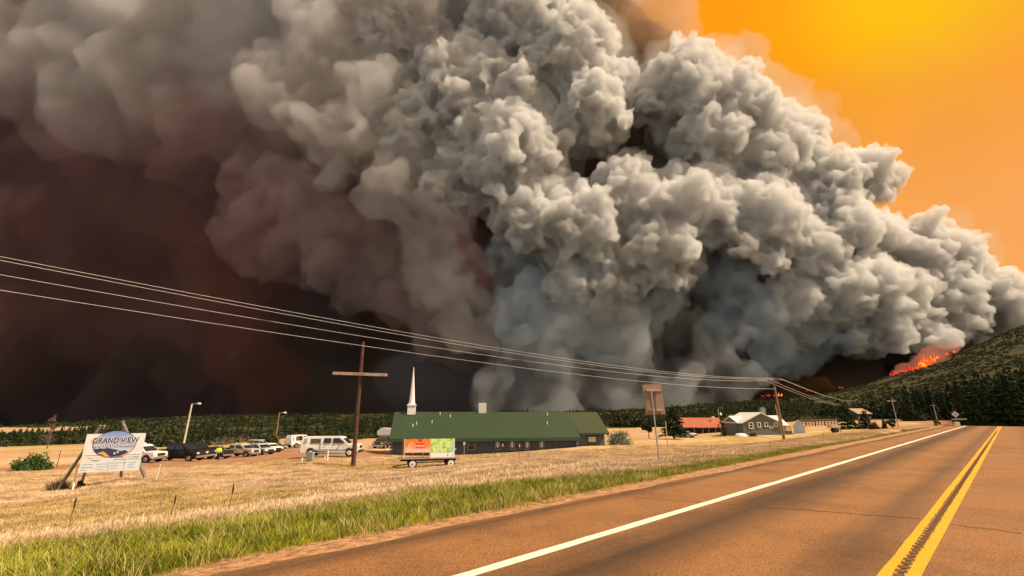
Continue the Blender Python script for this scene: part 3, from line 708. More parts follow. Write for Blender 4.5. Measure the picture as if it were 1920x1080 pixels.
def twig_bush(name, label, px, Z, h, w, n, seed, m):
    p = at(px, Z); g = random.Random(seed); t_ = thing(name, label, 'bush', (p.x, p.y, p.z - .03)); tb = MB()
    for k in range(n):
        a = g.uniform(0, 6.28); r = w / 2 * math.sqrt(g.random()); b0 = (math.cos(a) * r * .45, math.sin(a) * r * .45, 0); e = (math.cos(a) * r, math.sin(a) * r, h * g.uniform(.5, 1) * (1 - .4 * r / (w / 2)))
        tb.tube([b0, e], [.011, .004], 3, cap=False)
    tb.build('stems', m, t_); return t_
twig_bush('dry_bush', 'dry grey brown twiggy bush in front of the left leg of the white sign', 108, 30.5, 0.95, 1.5, 420, 5, mat('dry_stems', (0.20, 0.16, 0.13), .95, var=.25))
tree('bush', 'small green weed bush behind the white post under the white sign', 'bush', 152, 31, 0.62, 0.75, 'dome', LM['green'], 0.08, 500, 71)
for i, (px, py_, Z, h) in enumerate([(124, 0, 13.5, 1.05), (317, 0, 13.2, .8), (426, 0, 13.4, .95), (556, 0, 40, .7), (716, 0, 38, .6)]):
    p = at(px, Z); t_ = thing('mullein_stalk', ['tall brown seed stalk rising from the dry grass at the lower left', 'thin short brown seed stalk left of the slanted one in the dry grass', 'slanted brown seed stalk at the middle of the dry grass', 'small seed stalk left of the wooden cross', 'small seed stalk between the wooden cross and the wagon'][i], 'weed', (p.x, p.y, p.z))
    mb = MB(); mb.tube([(0, 0, 0), (.03, 0, h * .6), (.05, 0, h * .72)], .009, 5); mb.build('stem', mat('dry_stalk', (.12, .075, .03), .9), t_)
    mb = MB(); mb.tube([(.05, 0, h * .7), (.052, 0, h * .85), (.05, 0, h)], [.015, .028, .008], 6); mb.build('seed_head', mat('seed_head', (.09, .055, .025), .95, bump=1, scale=40), t_)

# ---------------------------------------------------------------- instanced masses: grass, scrub, forest
LIB = bpy.data.collections.new('library')    # prototypes, not linked to the scene
def scatter(name, P_, protos, scales, seed, kind='stuff', zrot=True, label=None, cat=None):
    me = bpy.data.meshes.new(name); P_ = np.asarray(P_, np.float32)
    me.vertices.add(len(P_)); me.vertices.foreach_set('co', P_.ravel())
    g = np.random.default_rng(seed)
    a = me.attributes.new('sc', 'FLOAT', 'POINT'); a.data.foreach_set('value', np.asarray(scales, np.float32))
    a = me.attributes.new('pick', 'INT', 'POINT'); a.data.foreach_set('value', g.integers(0, len(protos), len(P_)).astype(np.int32))
    a = me.attributes.new('rot', 'FLOAT', 'POINT'); a.data.foreach_set('value', g.uniform(0, 6.283, len(P_)).astype(np.float32))
    ob = bpy.data.objects.new(name, me); COL.objects.link(ob)
    c = bpy.data.collections.new(name + '_library')
    for p in protos: c.objects.link(p)
    ng = bpy.data.node_groups.new(name, 'GeometryNodeTree')
    ng.interface.new_socket('Geometry', in_out='INPUT', socket_type='NodeSocketGeometry'); ng.interface.new_socket('Geometry', in_out='OUTPUT', socket_type='NodeSocketGeometry')
    N = ng.nodes.new; L = ng.links.new
    gi, go_ = N('NodeGroupInput'), N('NodeGroupOutput'); ip = N('GeometryNodeInstanceOnPoints'); ci = N('GeometryNodeCollectionInfo')
    ci.inputs['Collection'].default_value = c; ci.inputs['Separate Children'].default_value = True; ci.inputs['Reset Children'].default_value = True
    def na(nm, tp):
        q = N('GeometryNodeInputNamedAttribute'); q.data_type = tp; q.inputs[0].default_value = nm; return q.outputs[0]
    L(gi.outputs[0], ip.inputs['Points']); L(ci.outputs[0], ip.inputs['Instance']); ip.inputs['Pick Instance'].default_value = True
    L(na('pick', 'INT'), ip.inputs['Instance Index']); L(na('sc', 'FLOAT'), ip.inputs['Scale'])
    cx = N('ShaderNodeCombineXYZ'); L(na('rot', 'FLOAT'), cx.inputs[2]); L(cx.outputs[0], ip.inputs['Rotation'])
    L(ip.outputs[0], go_.inputs[0])
    md = ob.modifiers.new('scatter', 'NODES'); md.node_group = ng
    tag(ob, label, cat, kind=kind); return ob
def proto(name, v, f, m):
    me = mesh_np(name, v, f); me.materials.append(m); return bpy.data.objects.new(name, me)
def tuft(seed, n, patch, h, w, m, lean=0.35, head=False):
    g = np.random.default_rng(seed)
    k = max(4, n // 9); cc = g.uniform(-patch / 2, patch / 2, (k, 2)); c = cc[g.integers(0, k, n)] + g.normal(0, patch * 0.05, (n, 2))
    hh = h * g.uniform(0.45, 1.15, n); a = g.uniform(0, 6.283, n); ln = hh * g.uniform(0.1, lean * 2, n)
    b = g.uniform(0, 6.283, n); dx, dy = np.cos(b) * w / 2, np.sin(b) * w / 2
    z0 = np.full(n, -0.05)
    v0 = np.stack([c[:, 0] - dx, c[:, 1] - dy, z0], 1); v1 = np.stack([c[:, 0] + dx, c[:, 1] + dy, z0], 1)
    mx, my = c[:, 0] + np.cos(a) * ln * .35, c[:, 1] + np.sin(a) * ln * .35
    v2 = np.stack([mx - dx * .8, my - dy * .8, hh * .6], 1); v3 = np.stack([mx + dx * .8, my + dy * .8, hh * .6], 1)
    v4 = np.stack([c[:, 0] + np.cos(a) * ln, c[:, 1] + np.sin(a) * ln, hh], 1)
    V_ = np.stack([v0, v1, v3, v2, v4], 1).reshape(-1, 3); o = np.arange(n)[:, None] * 5
    F_ = np.concatenate([o + [0, 1, 2], o + [0, 2, 3], o + [3, 2, 4]])
    return V_, F_
straw = leafmat('straw', (0.38, 0.26, 0.13), (0.92, 0.70, 0.46), patchy=.45); olive_g = leafmat('fading_grass', (0.32, 0.24, 0.08), (0.80, 0.58, 0.28), patchy=.6); grass_g = leafmat('green_grass', (0.10, 0.12, 0.008), (0.43, 0.43, 0.03), patchy=.8)
grass_y = leafmat('green_grass_with_seed', (0.26, 0.24, 0.04), (0.62, 0.50, 0.20))
SU = np.linspace(0, 1, 5)
def field_pts(n, seed, d0, d1, s0, s1, power=1.0):
    g = np.random.default_rng(seed); d = d0 + (d1 - d0) * g.uniform(0, 1, n) ** power; s = g.uniform(s0, s1, n)
    return RD[0] * d + RN[0] * s, RD[1] * d + RN[1] * s, s, d
# dry grass, thinning with distance from the road camera
g = np.random.default_rng(99)
n = 46000
az = g.uniform(-1.02, 0.86, n); r = np.exp(g.uniform(math.log(5), math.log(74), n)); X = r * np.sin(az); Y = r * np.cos(az)
s = X * RN[0] + Y * RN[1]; Z_ = ground(X, Y); di, gr, ta_, fa = cover(X, Y, Z_)
pxx, pyy, cc_ = project(X, Y, Z_)
keep = (di < .5) & (gr < .5) & (s < -8.0) & ~inpoly(pxx, pyy, [(715, 860), (1150, 841), (1150, 700), (715, 700)]) & (ta_ < .5)
keep &= ~(inpoly(pxx, pyy, [(-100, 880), (300, 862), (300, 838), (-100, 838)]))
nz = fbm2(X, Y, 11, 31, 4)
A_ = keep & (nz < 0.22); B_ = keep & (nz >= 0.22)
sc = np.interp(r, [4, 14, 30, 50, 80], [1.15, 1.0, 0.75, 0.55, 0.5])
scatter('dry_grass', np.stack([X, Y, Z_], 1)[A_], [proto('tuft', *tuft(i, 110, 1.3, .20, .022, straw), straw) for i in range(4)], (sc * g.uniform(.8, 1.25, n))[A_], 1)
scatter('fading_grass', np.stack([X, Y, Z_], 1)[B_], [proto('tuft', *tuft(10 + i, 110, 1.3, .17, .022, olive_g), olive_g) for i in range(3)], (sc * g.uniform(.8, 1.2, n))[B_], 2)
n = 15000
X, Y, s, d = field_pts(n, 5, -9, 105, -14.5, -7.4, 1.5); Z_ = ground(X, Y); di, gr, ta_, fa = cover(X, Y, Z_)
k = (gr > .3)
edge = np.clip((-7.6 - s) / 0.9, 0.35, 1)
scatter('green_grass', np.stack([X, Y, Z_], 1)[k], [proto('tuft', *tuft(20 + i, 120, .9, .23, .015, grass_g, .45), grass_g) for i in range(4)], (edge * np.interp(d, [0, 10, 30, 60], [1, .9, .6, .45]) * RNG.uniform(.75, 1.25, n))[k], 3)
k2 = (gr > .3) & (RNG.uniform(0, 1, n) < .22) & (s < -8.0)
scatter('green_grass_with_seed', np.stack([X, Y, Z_], 1)[k2], [proto('tuft', *tuft(30 + i, 50, .8, .33, .012, grass_y, .35), grass_y) for i in range(3)], (np.interp(d, [0, 10, 30, 60], [1, .9, .55, .4]) * RNG.uniform(.7, 1.2, n))[k2], 4)

# scrub and woods: thousands beyond counting
def pro(kind, n, h, w, size, seed, m, base=0.0): return proto('shrub', *leaves(kind, n, h, w, size, seed, base), LM[m])
JN = [pro('dome', 380, 2.4, 4.0, .42, 201, 'juniper'), pro('dome', 380, 3.0, 3.8, .42, 202, 'juniper'), pro('dome', 300, 2.0, 4.2, .4, 203, 'scrub'), pro('dome', 300, 1.7, 3.6, .4, 205, 'olive'), pro('cone', 420, 5.0, 3.0, .42, 204, 'pine')]
SC = [pro('dome', 160, 1.9, 3.8, .5, 211, 'scrub'), pro('dome', 160, 2.3, 3.2, .45, 212, 'juniper'), pro('dome', 140, 1.6, 4.0, .5, 213, 'olive'), pro('dome', 140, 1.8, 3.6, .5, 214, 'scrub')]
PN = [pro('cone', 2200, 11, 4.6, .42, 221, 'pine'), pro('cone', 2000, 9, 4.2, .42, 222, 'pine'), pro('cone', 2200, 13, 5.0, .45, 223, 'pine'), pro('dome', 1500, 6, 6, .42, 224, 'juniper'), pro('dome', 1300, 5, 5, .42, 225, 'scrub')]
def polar(n, seed, a0, a1, r0, r1):
    g = np.random.default_rng(seed); az = g.uniform(a0, a1, n); r = np.exp(g.uniform(math.log(r0), math.log(r1), n))
    X = r * np.sin(az); Y = r * np.cos(az); return X, Y, ground(X, Y), r
X, Y, Z_, r = polar(30000, 7, -0.98, 0.55, 130, 1450); px, py, c = project(X, Y, Z_); di, gr, ta_, fa = cover(X, Y, Z_)
dens = fbm2(X, Y, 60, 55, 4)
k = (ta_ < .5) & (dens > -0.12 - np.interp(r, [150, 500], [0, .15])) & (r > 135) & ~inpoly(px, py, [(1120, 830), (1120, 799), (1560, 783), (1800, 780), (1800, 830)]) & ~inpoly(px, py, [(-200, 870), (-200, 848), (760, 830), (760, 880)])
scatter('valley_woods', np.stack([X, Y, Z_ - .2], 1)[k], JN, (0.55 + r / 1300)[k] * RNG.uniform(.6, 1.35, len(r))[k], 8, label='dark juniper and oak woods covering the valley below the smoke', cat='woods')
X, Y, Z_, r = polar(26000, 9, 0.36, 0.95, 300, 1400); px, py, c = project(X, Y, Z_)
dens = fbm2(X, Y, 45, 65, 4)
pinez = inpoly(px, py, [(1660, 800), (1690, 758), (1780, 735), (1850, 705), (2100, 640), (2100, 900), (1700, 800)])
k = (dens > -0.16) & ~pinez & ~inpoly(px, py, [(1450, 800), (1500, 786), (1760, 783), (1760, 800)])
scatter('hill_scrub', np.stack([X, Y, Z_ - .2], 1)[k], SC, (0.55 + r / 1700)[k] * RNG.uniform(.6, 1.4, len(r))[k], 10, label='olive scrub dotted over the smoking hillside', cat='scrub')
X, Y, Z_, r = polar(9000, 12, 0.62, 1.15, 150, 900); px, py, c = project(X, Y, Z_)
pz = inpoly(px, py, [(1700, 790), (1720, 756), (1790, 736), (1850, 708), (2300, 600), (2300, 900), (1812, 900), (1805, 788)])
sR = X * RN[0] + Y * RN[1]; dR = X * RD[0] + Y * RD[1]
k = pz & ~((np.abs(sR) < 16) & (dR < 150))
scatter('pine_woods', np.stack([X, Y, Z_ - .3], 1)[k], PN, RNG.uniform(.55, 1.1, len(r))[k], 13, label='dense dark pine wood on the slope right of the road crest', cat='woods')
# the nearest pines of that wood, singly
pp = []
g = random.Random(8)
for i in range(44):
    px = 1812 + 130 * (i / 43) + g.uniform(-3, 3); Z = g.uniform(118, 170); pp.append((px, Z))
protos_p = []
for i, (px, Z) in enumerate(pp):
    p = at(px, Z); lab = 'dark pine tree at the front of the wood beyond the road crest'
    if i < 4:
        t_ = thing('pine_tree', lab, 'tree', (p.x, p.y, p.z), 0, 'pines at the front of the wood beyond the road crest')
        hh = [9, 11, 8, 12][i]; leafobj('crown', 'cone', 5200, hh, hh * .42, .22, 300 + i, LM['pine'], t_, base=.3)
        mb = MB(); mb.tube([(0, 0, -1), (0, 0, hh * .8)], [.22, .05], 7); mb.build('trunk', bark, t_); protos_p.append(t_)
    else:
        t_ = copy_tree(protos_p[i % 4]); t_.location = (p.x, p.y, p.z - 2); t_.rotation_euler = (0, 0, g.uniform(0, 6)); q = g.uniform(.8, 1.2); t_.scale = (q, q, q)
# ---------------------------------------------------------------- church
def metal_roof(name, col, rough=0.35, sp=0.5):
    return mat(name, col, rough, var=0.08, scale=0.35, spec=sp)
green_roof = metal_roof('green_roof_metal', (0.017, 0.048, 0.023), 0.5)
fascia_m = mat('green_fascia', (0.018, 0.058, 0.045), 0.45, var=.05)
logs_m = mat('dark_grey_logs', (0.100, 0.115, 0.155), 0.8, var=0.18, scale=2.5, bump=.4)
white_m = mat('white_paint', (0.80, 0.80, 0.79), 0.5, var=0.04)
glass_m = mat('dark_glass', (0.012, 0.014, 0.018), 0.08, var=0, spec=0.8)
frame_g = mat('grey_window_frame', (0.30, 0.31, 0.33), 0.6, var=.05)
pA = at(735, 64.5); pB = at(1138, 69.0)
ang = math.atan2(pB.y - pA.y, pB.x - pA.x); L = math.hypot(pB.x - pA.x, pB.y - pA.y)
zb = min(pA.z, pB.z) - 0.3
def zat(px, py, Z): return P3(px, py, Z)[2]
ch = thing('church', 'long dark grey log church with green metal roof standing behind the wagon', 'church', (pA.x, pA.y, 0), ang)
def chx(px):
    # distance along the front wall of picture column px
    dx = (px - 960) / FPX
    z = -1.2; lo_, hi_ = -5, L + 5
    for _ in range(40):
        m_ = (lo_ + hi_) / 2; X = pA.x + math.cos(ang) * m_; Y = pA.y + math.sin(ang) * m_
        c = Y * math.cos(PITCH) + (z - CZ) * math.sin(PITCH)
        if X / c < dx: lo_ = m_
        else: hi_ = m_
    return lo_
def chz(px, py):
    # height of picture row py on the front wall plane at column px
    m_ = chx(px); X = pA.x + math.cos(ang) * m_; Y = pA.y + math.sin(ang) * m_
    k = (540 - py) / FPX
    # u = k c ; u=(z)cosP - Y sinP ; c = Y cosP + z sinP
    zr = (k * Y * math.cos(PITCH) + Y * math.sin(PITCH)) / (math.cos(PITCH) - k * math.sin(PITCH))
    return zr + CZ
x_ext = chx(1079); eave = chz(760, 822); eave2 = chz(1110, 812)
ridge = chz(900, 779) + 0.5
W_ = 11.0
print('CHURCH', L, x_ext, eave, eave2, ridge, zb, flush=True)
def log_wall(mb, x0, x1, y, z0, z1, d=0.16, lh=0.27, out=-1):
    n = int(math.ceil((z1 - z0) / lh)); prof = []
    for k in range(n):
        a = z1 - (k + 1) * lh; b2 = z1 - k * lh
        prof += [(0.0, a + .015), (d * .75, a + lh * .22), (d, a + lh * .5), (d * .75, a + lh * .78), (0.0, b2 - .015)]
    prof = [(0.0, prof[-5][1] - .01)] + sorted(prof, key=lambda q: q[1])
    v = []; f = []
    for o_, z in prof: v += [(x0, y + out * o_, z), (x1, y + out * o_, z)]
    for k in range(len(prof) - 1): f.append((2 * k, 2 * k + 1, 2 * k + 3, 2 * k + 2))
    mb.add(v, f)
mb = MB(); log_wall(mb, 0, x_ext, 0, zb, eave, .13)
mb.box(((x_ext) / 2, W_ / 2 + .02, (zb + eave) / 2), (x_ext - .02, W_, eave - zb))
y_ext = 0.9
log_wall(mb, x_ext, L, y_ext, zb, eave2, .05, .35)
mb.box(((x_ext + L) / 2, W_ / 2 + y_ext / 2 + .02, (zb + eave2) / 2), (L - x_ext, W_ - y_ext, eave2 - zb))
# gable ends
for x0, zz, y0 in ((0.0, eave, 0.0), (L - .12, eave2, y_ext)):
    mb.add([(x0, y0, zz), (x0, W_, zz), (x0, W_ / 2, ridge - .15), (x0 + .12, y0, zz), (x0 + .12, W_, zz), (x0 + .12, W_ / 2, ridge - .15)], [(0, 1, 2), (3, 5, 4)])
mb.build('wall', logs_m, ch)
ov = 0.75
def roofmesh(x0, x1, ye, ze, zr, th=0.12, ribs=True):
    m_ = MB(); yb = W_ + ov
    pts_ = [(ye, ze), (W_ / 2, zr), (yb, ze), (yb, ze - th), (W_ / 2, zr - th), (ye, ze - th)]
    v = [(x0, y, z) for y, z in pts_] + [(x1, y, z) for y, z in pts_]
    m_.add(v, [(0, 1, 7, 6), (1, 2, 8, 7), (2, 3, 9, 8), (3, 4, 10, 9), (4, 5, 11, 10), (5, 0, 6, 11), (0, 5, 4, 1), (1, 4, 3, 2), (6, 7, 10, 11), (7, 8, 9, 10)])
    return m_
rf = roofmesh(-0.45, x_ext + .5, -ov, eave, ridge).build('roof', green_roof, ch)
rf2 = roofmesh(x_ext + .5, L + 0.5, -ov + y_ext, eave2 + .02, ridge - .03).build('roof', metal_roof('green_roof_metal_old', (0.026, 0.048, 0.018), .55), ch)
fb = MB(); fb.box(((x_ext) / 2, -ov - .03, eave - .23), (x_ext + .95, .05, .42)); fb.build('fascia', fascia_m, ch)
fb = MB(); fb.box(((x_ext + L) / 2 + .5, -ov + y_ext - .03, eave2 - .13), (L - x_ext, .05, .18)); fb.build('fascia', fascia_m, ch)
# cross gable peak
xg = chx(916); gh = chz(925, 771) - ridge + .75
m_ = MB()
pz = ridge + gh
sl = (ridge - eave) / (W_ / 2 + ov); up_ = .55
yp_ = W_ / 2 + up_ / sl
def fpz(y): return eave + sl * (y + ov) + .012
m_.add([(xg - 1.9, W_ / 2 - .4, fpz(W_ / 2 - .4)), (xg + 1.9, W_ / 2 - .4, fpz(W_ / 2 - .4)), (xg, yp_, fpz(yp_)), (xg, yp_ + 3, fpz(yp_)), (xg - 2.2, W_ / 2 + 1.6, ridge - .9), (xg + 2.2, W_ / 2 + 1.6, ridge - .9)], [(0, 1, 2), (0, 2, 3, 4), (2, 1, 5, 3)])
m_.build('roof_peak', green_roof, ch)
# chimney box
# steeple
def chxd(px, yo, z):
    lo_, hi_ = -5, L + 5
    for _ in range(40):
        m_ = (lo_ + hi_) / 2; X = pA.x + math.cos(ang) * m_ - math.sin(ang) * yo; Y = pA.y + math.sin(ang) * m_ + math.cos(ang) * yo
        c = Y * math.cos(PITCH) + (z - CZ) * math.sin(PITCH)
        if X / c < (px - 960) / FPX: lo_ = m_
        else: hi_ = m_
    return lo_
sx = chxd(771.5, W_ / 2 - .3, ridge); st = MB()
sb = MB(); sb.box((sx, W_ / 2 - .3, ridge + .25), (1.15, 1.15, 1.3)); sb.box((sx, W_ / 2 - .3, ridge + .95), (1.38, 1.38, .14)); sb.box((sx, W_ / 2 - .3, ridge + 1.07), (1.15, 1.15, .10))
steeple = sb.build('steeple', white_m, ch, bevel=.015)
topz = ridge + 6.6
cx0 = chxd(904, W_ / 2 + .2, ridge) - .6; m_ = MB(); m_.box((cx0 + .6, W_ / 2 + .2, ridge + .45), (1.15, 1.1, 1.7)); m_.build('rooftop_unit', mat('pale_cladding', (.62, .60, .56), .6, var=.06), ch, bevel=.03)
st.tube([(sx, W_ / 2 - .3, ridge + 1.12), (sx, W_ / 2 - .3, ridge + 1.5), (sx, W_ / 2 - .3, topz)], [.50, .42, .035], 8)
st.build('spire', white_m, steeple)
for px, py in ((774, 801), (781, 797), (810, 794), (844, 783), (825, 778), (1026, 796), (1026, 779)):
    # roof vents
    X_ = chx(px); zz = chz(px, py); tfr = min(1.0, max(0, (zz - eave) / (ridge - eave) * 1.0)); yy = -ov + tfr * (W_ / 2 + ov)
    z0 = eave + tfr * (ridge - eave)
    m_ = MB(); X_ = chxd(px, yy, z0); m_.tube([(X_, yy, z0 - .1), (X_, yy, z0 + .42)], .065, 7); m_.build('roof_vent', white_m, ch)
def window(parent, x, z, w, h, y, mframe, split='h', sheet=None, fw=.07):
    f = MB()
    f.box((x - w / 2 - fw / 2, y - .03, z), (fw, .10, h + 2 * fw)); f.box((x + w / 2 + fw / 2, y - .03, z), (fw, .10, h + 2 * fw))
    f.box((x, y - .03, z + h / 2 + fw / 2), (w, .10, fw)); f.box((x, y - .03, z - h / 2 - fw / 2), (w, .10, fw))
    if split == 'h': f.box((x, y - .02, z), (w, .07, fw * .7))
    wo = f.build('window', mframe, parent)
    g_ = MB(); g_.box((x, y + .0, z), (w, .03, h)); g_.build('pane', glass_m, wo)
    return wo
yf = -.17
x0 = chx(884); w_ = window(ch, x0, (chz(884, 825) + chz(884, 843)) / 2, .86, 1.25, yf, frame_g)
for px in (933, 960, 988, 1015):
    x0 = chx(px); zc = (chz(px, 826) + chz(px, 841)) / 2
    w_ = window(ch, x0, zc, .55, 1.22, yf, frame_g, split=None)
    m_ = MB(); n = 20
    ov_ = [(x0 + math.cos(a) * .19, yf - .02, zc + math.sin(a) * .40) for a in np.linspace(0, 2 * math.pi, n, endpoint=False)]
    ov_i = [(x0 + math.cos(a) * .05, yf - .02, zc + math.sin(a) * .10) for a in np.linspace(0, 2 * math.pi, n, endpoint=False)]
    m_.add(ov_ + ov_i, [(i, (i + 1) % n, (i + 1) % n + n, i + n) for i in range(n)])
    m_.build('oval_decoration', mat('pale_decoration', (.62, .64, .68), .6, var=.3, scale=9), w_)
x0 = chx(1113); w_ = window(ch, x0, (chz(1113, 820) + chz(1113, 839)) / 2, 1.15, 1.55, y_ext - .09, mat('bronze_frame', (.07, .05, .035), .5, var=0), split='h')
m_ = MB(); m_.box((x0, y_ext - .125, chz(1113, 824.5)), (1.1, .02, .72)); m_.build('window_blind', mat('cream_blind', (.62, .60, .47), .7, var=.04), w_)
# stacked log ends at the step in the wall
for k in range(6):
    m_ = MB(); z = eave - .45 - k * .42
    m_.disc((x_ext + .02 + (.05 if k % 2 else -.05), -.22, z), (0.25, -1, 0), .17, .55, 10); m_.build('log_end', logs_m, ch)
for k in range(7):
    m_ = MB(); m_.disc((-.05, -.12, eave - .4 - k * .4), (1, -.3, 0), .16, .5, 10); m_.build('log_end', logs_m, ch)
m_ = MB(); m_.disc((chx(854.5), -.17, chz(854.5, 842)), (0, 1, 0), .15, .03, 14); m_.build('wall_plate', white_m, ch)
for px in (943, 974):
    m_ = MB(); m_.box((chx(px), -.16, chz(px, 833)), (.10, .06, .22)); m_.build('wall_lamp', white_m, ch)

# ---------------------------------------------------------------- houses on the right
def gable(mb, x0, x1, y0, y1, z0, ze, zr, axis='y'):
    """house body; axis = direction of the ridge"""
    if axis == 'y':
        xm = (x0 + x1) / 2
        mb.add([(x0, y0, z0), (x1, y0, z0), (x1, y0, ze), (xm, y0, zr), (x0, y0, ze), (x0, y1, z0), (x1, y1, z0), (x1, y1, ze), (xm, y1, zr), (x0, y1, ze)],
               [(0, 1, 2, 3, 4), (9, 8, 7, 6, 5), (0, 4, 9, 5), (1, 6, 7, 2), (4, 3, 8, 9), (3, 2, 7, 8), (0, 5, 6, 1)])
    else:
        ym = (y0 + y1) / 2
        mb.add([(x0, y0, z0), (x0, y1, z0), (x0, y1, ze), (x0, ym, zr), (x0, y0, ze), (x1, y0, z0), (x1, y1, z0), (x1, y1, ze), (x1, ym, zr), (x1, y0, ze)],
               [(0, 1, 2, 3, 4), (9, 8, 7, 6, 5), (0, 4, 9, 5), (1, 6, 7, 2), (4, 3, 8, 9), (3, 2, 7, 8), (0, 5, 6, 1)])
def slab_roof(mb, x0, x1, y0, y1, ze, zr, axis='y', th=.16, ovh=.4):
    if axis == 'y':
        xm = (x0 + x1) / 2; s_ = (zr - ze) / (xm - x0); a0, a1 = x0 - ovh, x1 + ovh; zz = ze - s_ * ovh; b0, b1 = y0 - ovh, y1 + ovh
        pr = [(a0, zz + .03), (xm, zr + .03), (a1, zz + .03), (a1, zz + .03 + th), (xm, zr + .03 + th), (a0, zz + .03 + th)]
        v = [(p, b0, q) for p, q in pr] + [(p, b1, q) for p, q in pr]
    else:
        xm = (y0 + y1) / 2; s_ = (zr - ze) / (xm - y0); a0, a1 = y0 - ovh, y1 + ovh; zz = ze - s_ * ovh; b0, b1 = x0 - ovh, x1 + ovh
        pr = [(a0, zz + .03), (xm, zr + .03), (a1, zz + .03), (a1, zz + .03 + th), (xm, zr + .03 + th), (a0, zz + .03 + th)]
        v = [(b0, p, q) for p, q in pr] + [(b1, p, q) for p, q in pr]
    mb.add(v, [(0, 1, 7, 6), (1, 2, 8, 7), (2, 3, 9, 8), (3, 4, 10, 9), (4, 5, 11, 10), (5, 0, 6, 11), (0, 5, 4, 1), (1, 4, 3, 2), (6, 7, 10, 11), (7, 8, 9, 10)])
ZH = 95.0; ph = at(1395, ZH)
def hx(px, Z=ZH): return (px - 960) / FPX * Z - (1395 - 960) / FPX * ZH
def hz(px, py, Z=ZH): return P3(px, py, Z)[2]
gw = mat('grey_siding', (0.135, 0.142, 0.135), 0.85, var=0.06, scale=1.2)
shade_w = mat('shaded_white_siding', (0.50, 0.56, 0.62), 0.8, var=.04)  # white wall with its bluish shade put into the base colour
wr = mat('white_metal_roof', (0.78, 0.77, 0.72), 0.45, var=.05, scale=.5)
wt_ = mat('white_trim', (0.78, 0.78, 0.74), .6, var=.03)
Y0 = ph.y
ho = thing('house', 'grey two storey house with white metal roofs behind the utility pole', 'house', (ph.x, Y0, 0), 0)
zb = ph.z - .6; xe = hx(1466); zr_ = hz(1428, 775); ze_ = hz(1400, 793)
xm = xe / 2
mb = MB(); gable(mb, 0, xe, 0, 8.5, zb, ze_, zr_, 'y')
gable(mb, -.1, .9, 2.5, 8.5, zb, ze_ - .05, ze_ + 1.5, 'x')
mb.build('wall', gw, ho)
rb = MB(); slab_roof(rb, 0, xe, 0, 8.5, ze_, zr_, 'y', .18, .35); roofA = rb.build('roof', wr, ho)
rb = MB(); slab_roof(rb, -.2, 2.4, 1.2, 8.5, ze_ - .1, hz(1395, 782), 'x', .14, .35); rb.build('roof', wr, ho)
# right wing, pale wall, set back
xw0, xw1 = xe + .05, hx(1486)
mb = MB(); gable(mb, xw0, xw1, 2.0, 8.5, zb, ze_ - .4, hz(1485, 782), 'x'); mb.build('wall', shade_w, ho)
rb = MB(); slab_roof(rb, xw0 - 1.5, xw1, 2.0, 8.5, ze_ - .4, hz(1485, 781), 'x', .14, .45); rb.build('roof', wr, ho)
m_ = MB(); m_.box((hx(1476), 1.95, zb + 1.9), (.75, .06, 2.0)); m_.build('door', glass_m, ho)
m_ = MB(); m_.box(((xw0 + xw1) / 2, 1.0, zb + .75), (xw1 - xw0 + .1, 2.0, 1.3)); m_.build('porch', mat('porch_wood', (.10, .075, .06), .9), ho)
rl = MB()
for k in range(7): rl.box((xw0 + .1 + k * (xw1 - xw0 - .2) / 6, .03, zb + 1.85), (.07, .07, .9))
rl.box(((xw0 + xw1) / 2, .03, zb + 2.3), (xw1 - xw0, .09, .09)); rl.build('railing', mat('red_brown_wood', (.16, .05, .035), .8), ho)
m_ = MB(); m_.box((hx(1446), 2.2, zr_ - .1), (.85, .8, 2.4)); m_.box((hx(1446), 2.2, zr_ + 1.15), (.5, .5, .25)); m_.build('chimney', mat('chimney_siding', (.20, .20, .21), .8), ho)
m_ = MB(); m_.box((xe + .03, -.04, (zb + ze_) / 2), (.16, .16, ze_ - zb)); m_.build('corner_trim', wt_, ho)
for px, py, w, h in ((1410, 798, .62, .95), (1425.5, 796.5, .42, .75), (1439, 796, .42, .62), (1457, 796, .42, .55)):
    window(ho, hx(px), hz(px, py), w, h, -.04, wt_, split='h' if w > .5 else None, fw=.13)
m_ = MB(); n = 14; x0 = hx(1448); zc = hz(1448, 801); pr = []
for k in range(n):
    a = 2 * math.pi * k / n; r_ = .55 if k % 2 else .42
    pr.append((a, r_))
vo = [(x0 + math.cos(a) * r_, -.06, zc + math.sin(a) * r_ * .55) for a, r_ in pr]; vi = [(x0 + math.cos(a) * r_ * .62, -.06, zc + math.sin(a) * r_ * .30) for a, r_ in pr]
m_.add(vo + vi, [(i, (i + 1) % n, (i + 1) % n + n, i + n) for i in range(n)]); m_.build('wall_ornament', wt_, ho)
ps = at(1490, 97)
sh = thing('shed', 'small white shed with blue shade in its wall colour and white gable roof right of the grey house', 'shed', (ps.x, ps.y, 0), math.radians(-28))
wS = 1.55; zb2 = ps.z - .4; ze2 = hz(1490, 799, 97); zr2 = hz(1492, 790, 97)
mb = MB(); gable(mb, 0, wS * 1.25, 0, 3.4, zb2, ze2, zr2 + .15, 'y'); mb.build('wall', shade_w, sh)
rb = MB(); slab_roof(rb, 0, wS * 1.25, 0, 3.4, ze2, zr2 + .15, 'y', .1, .22); rb.build('roof', wr, sh)
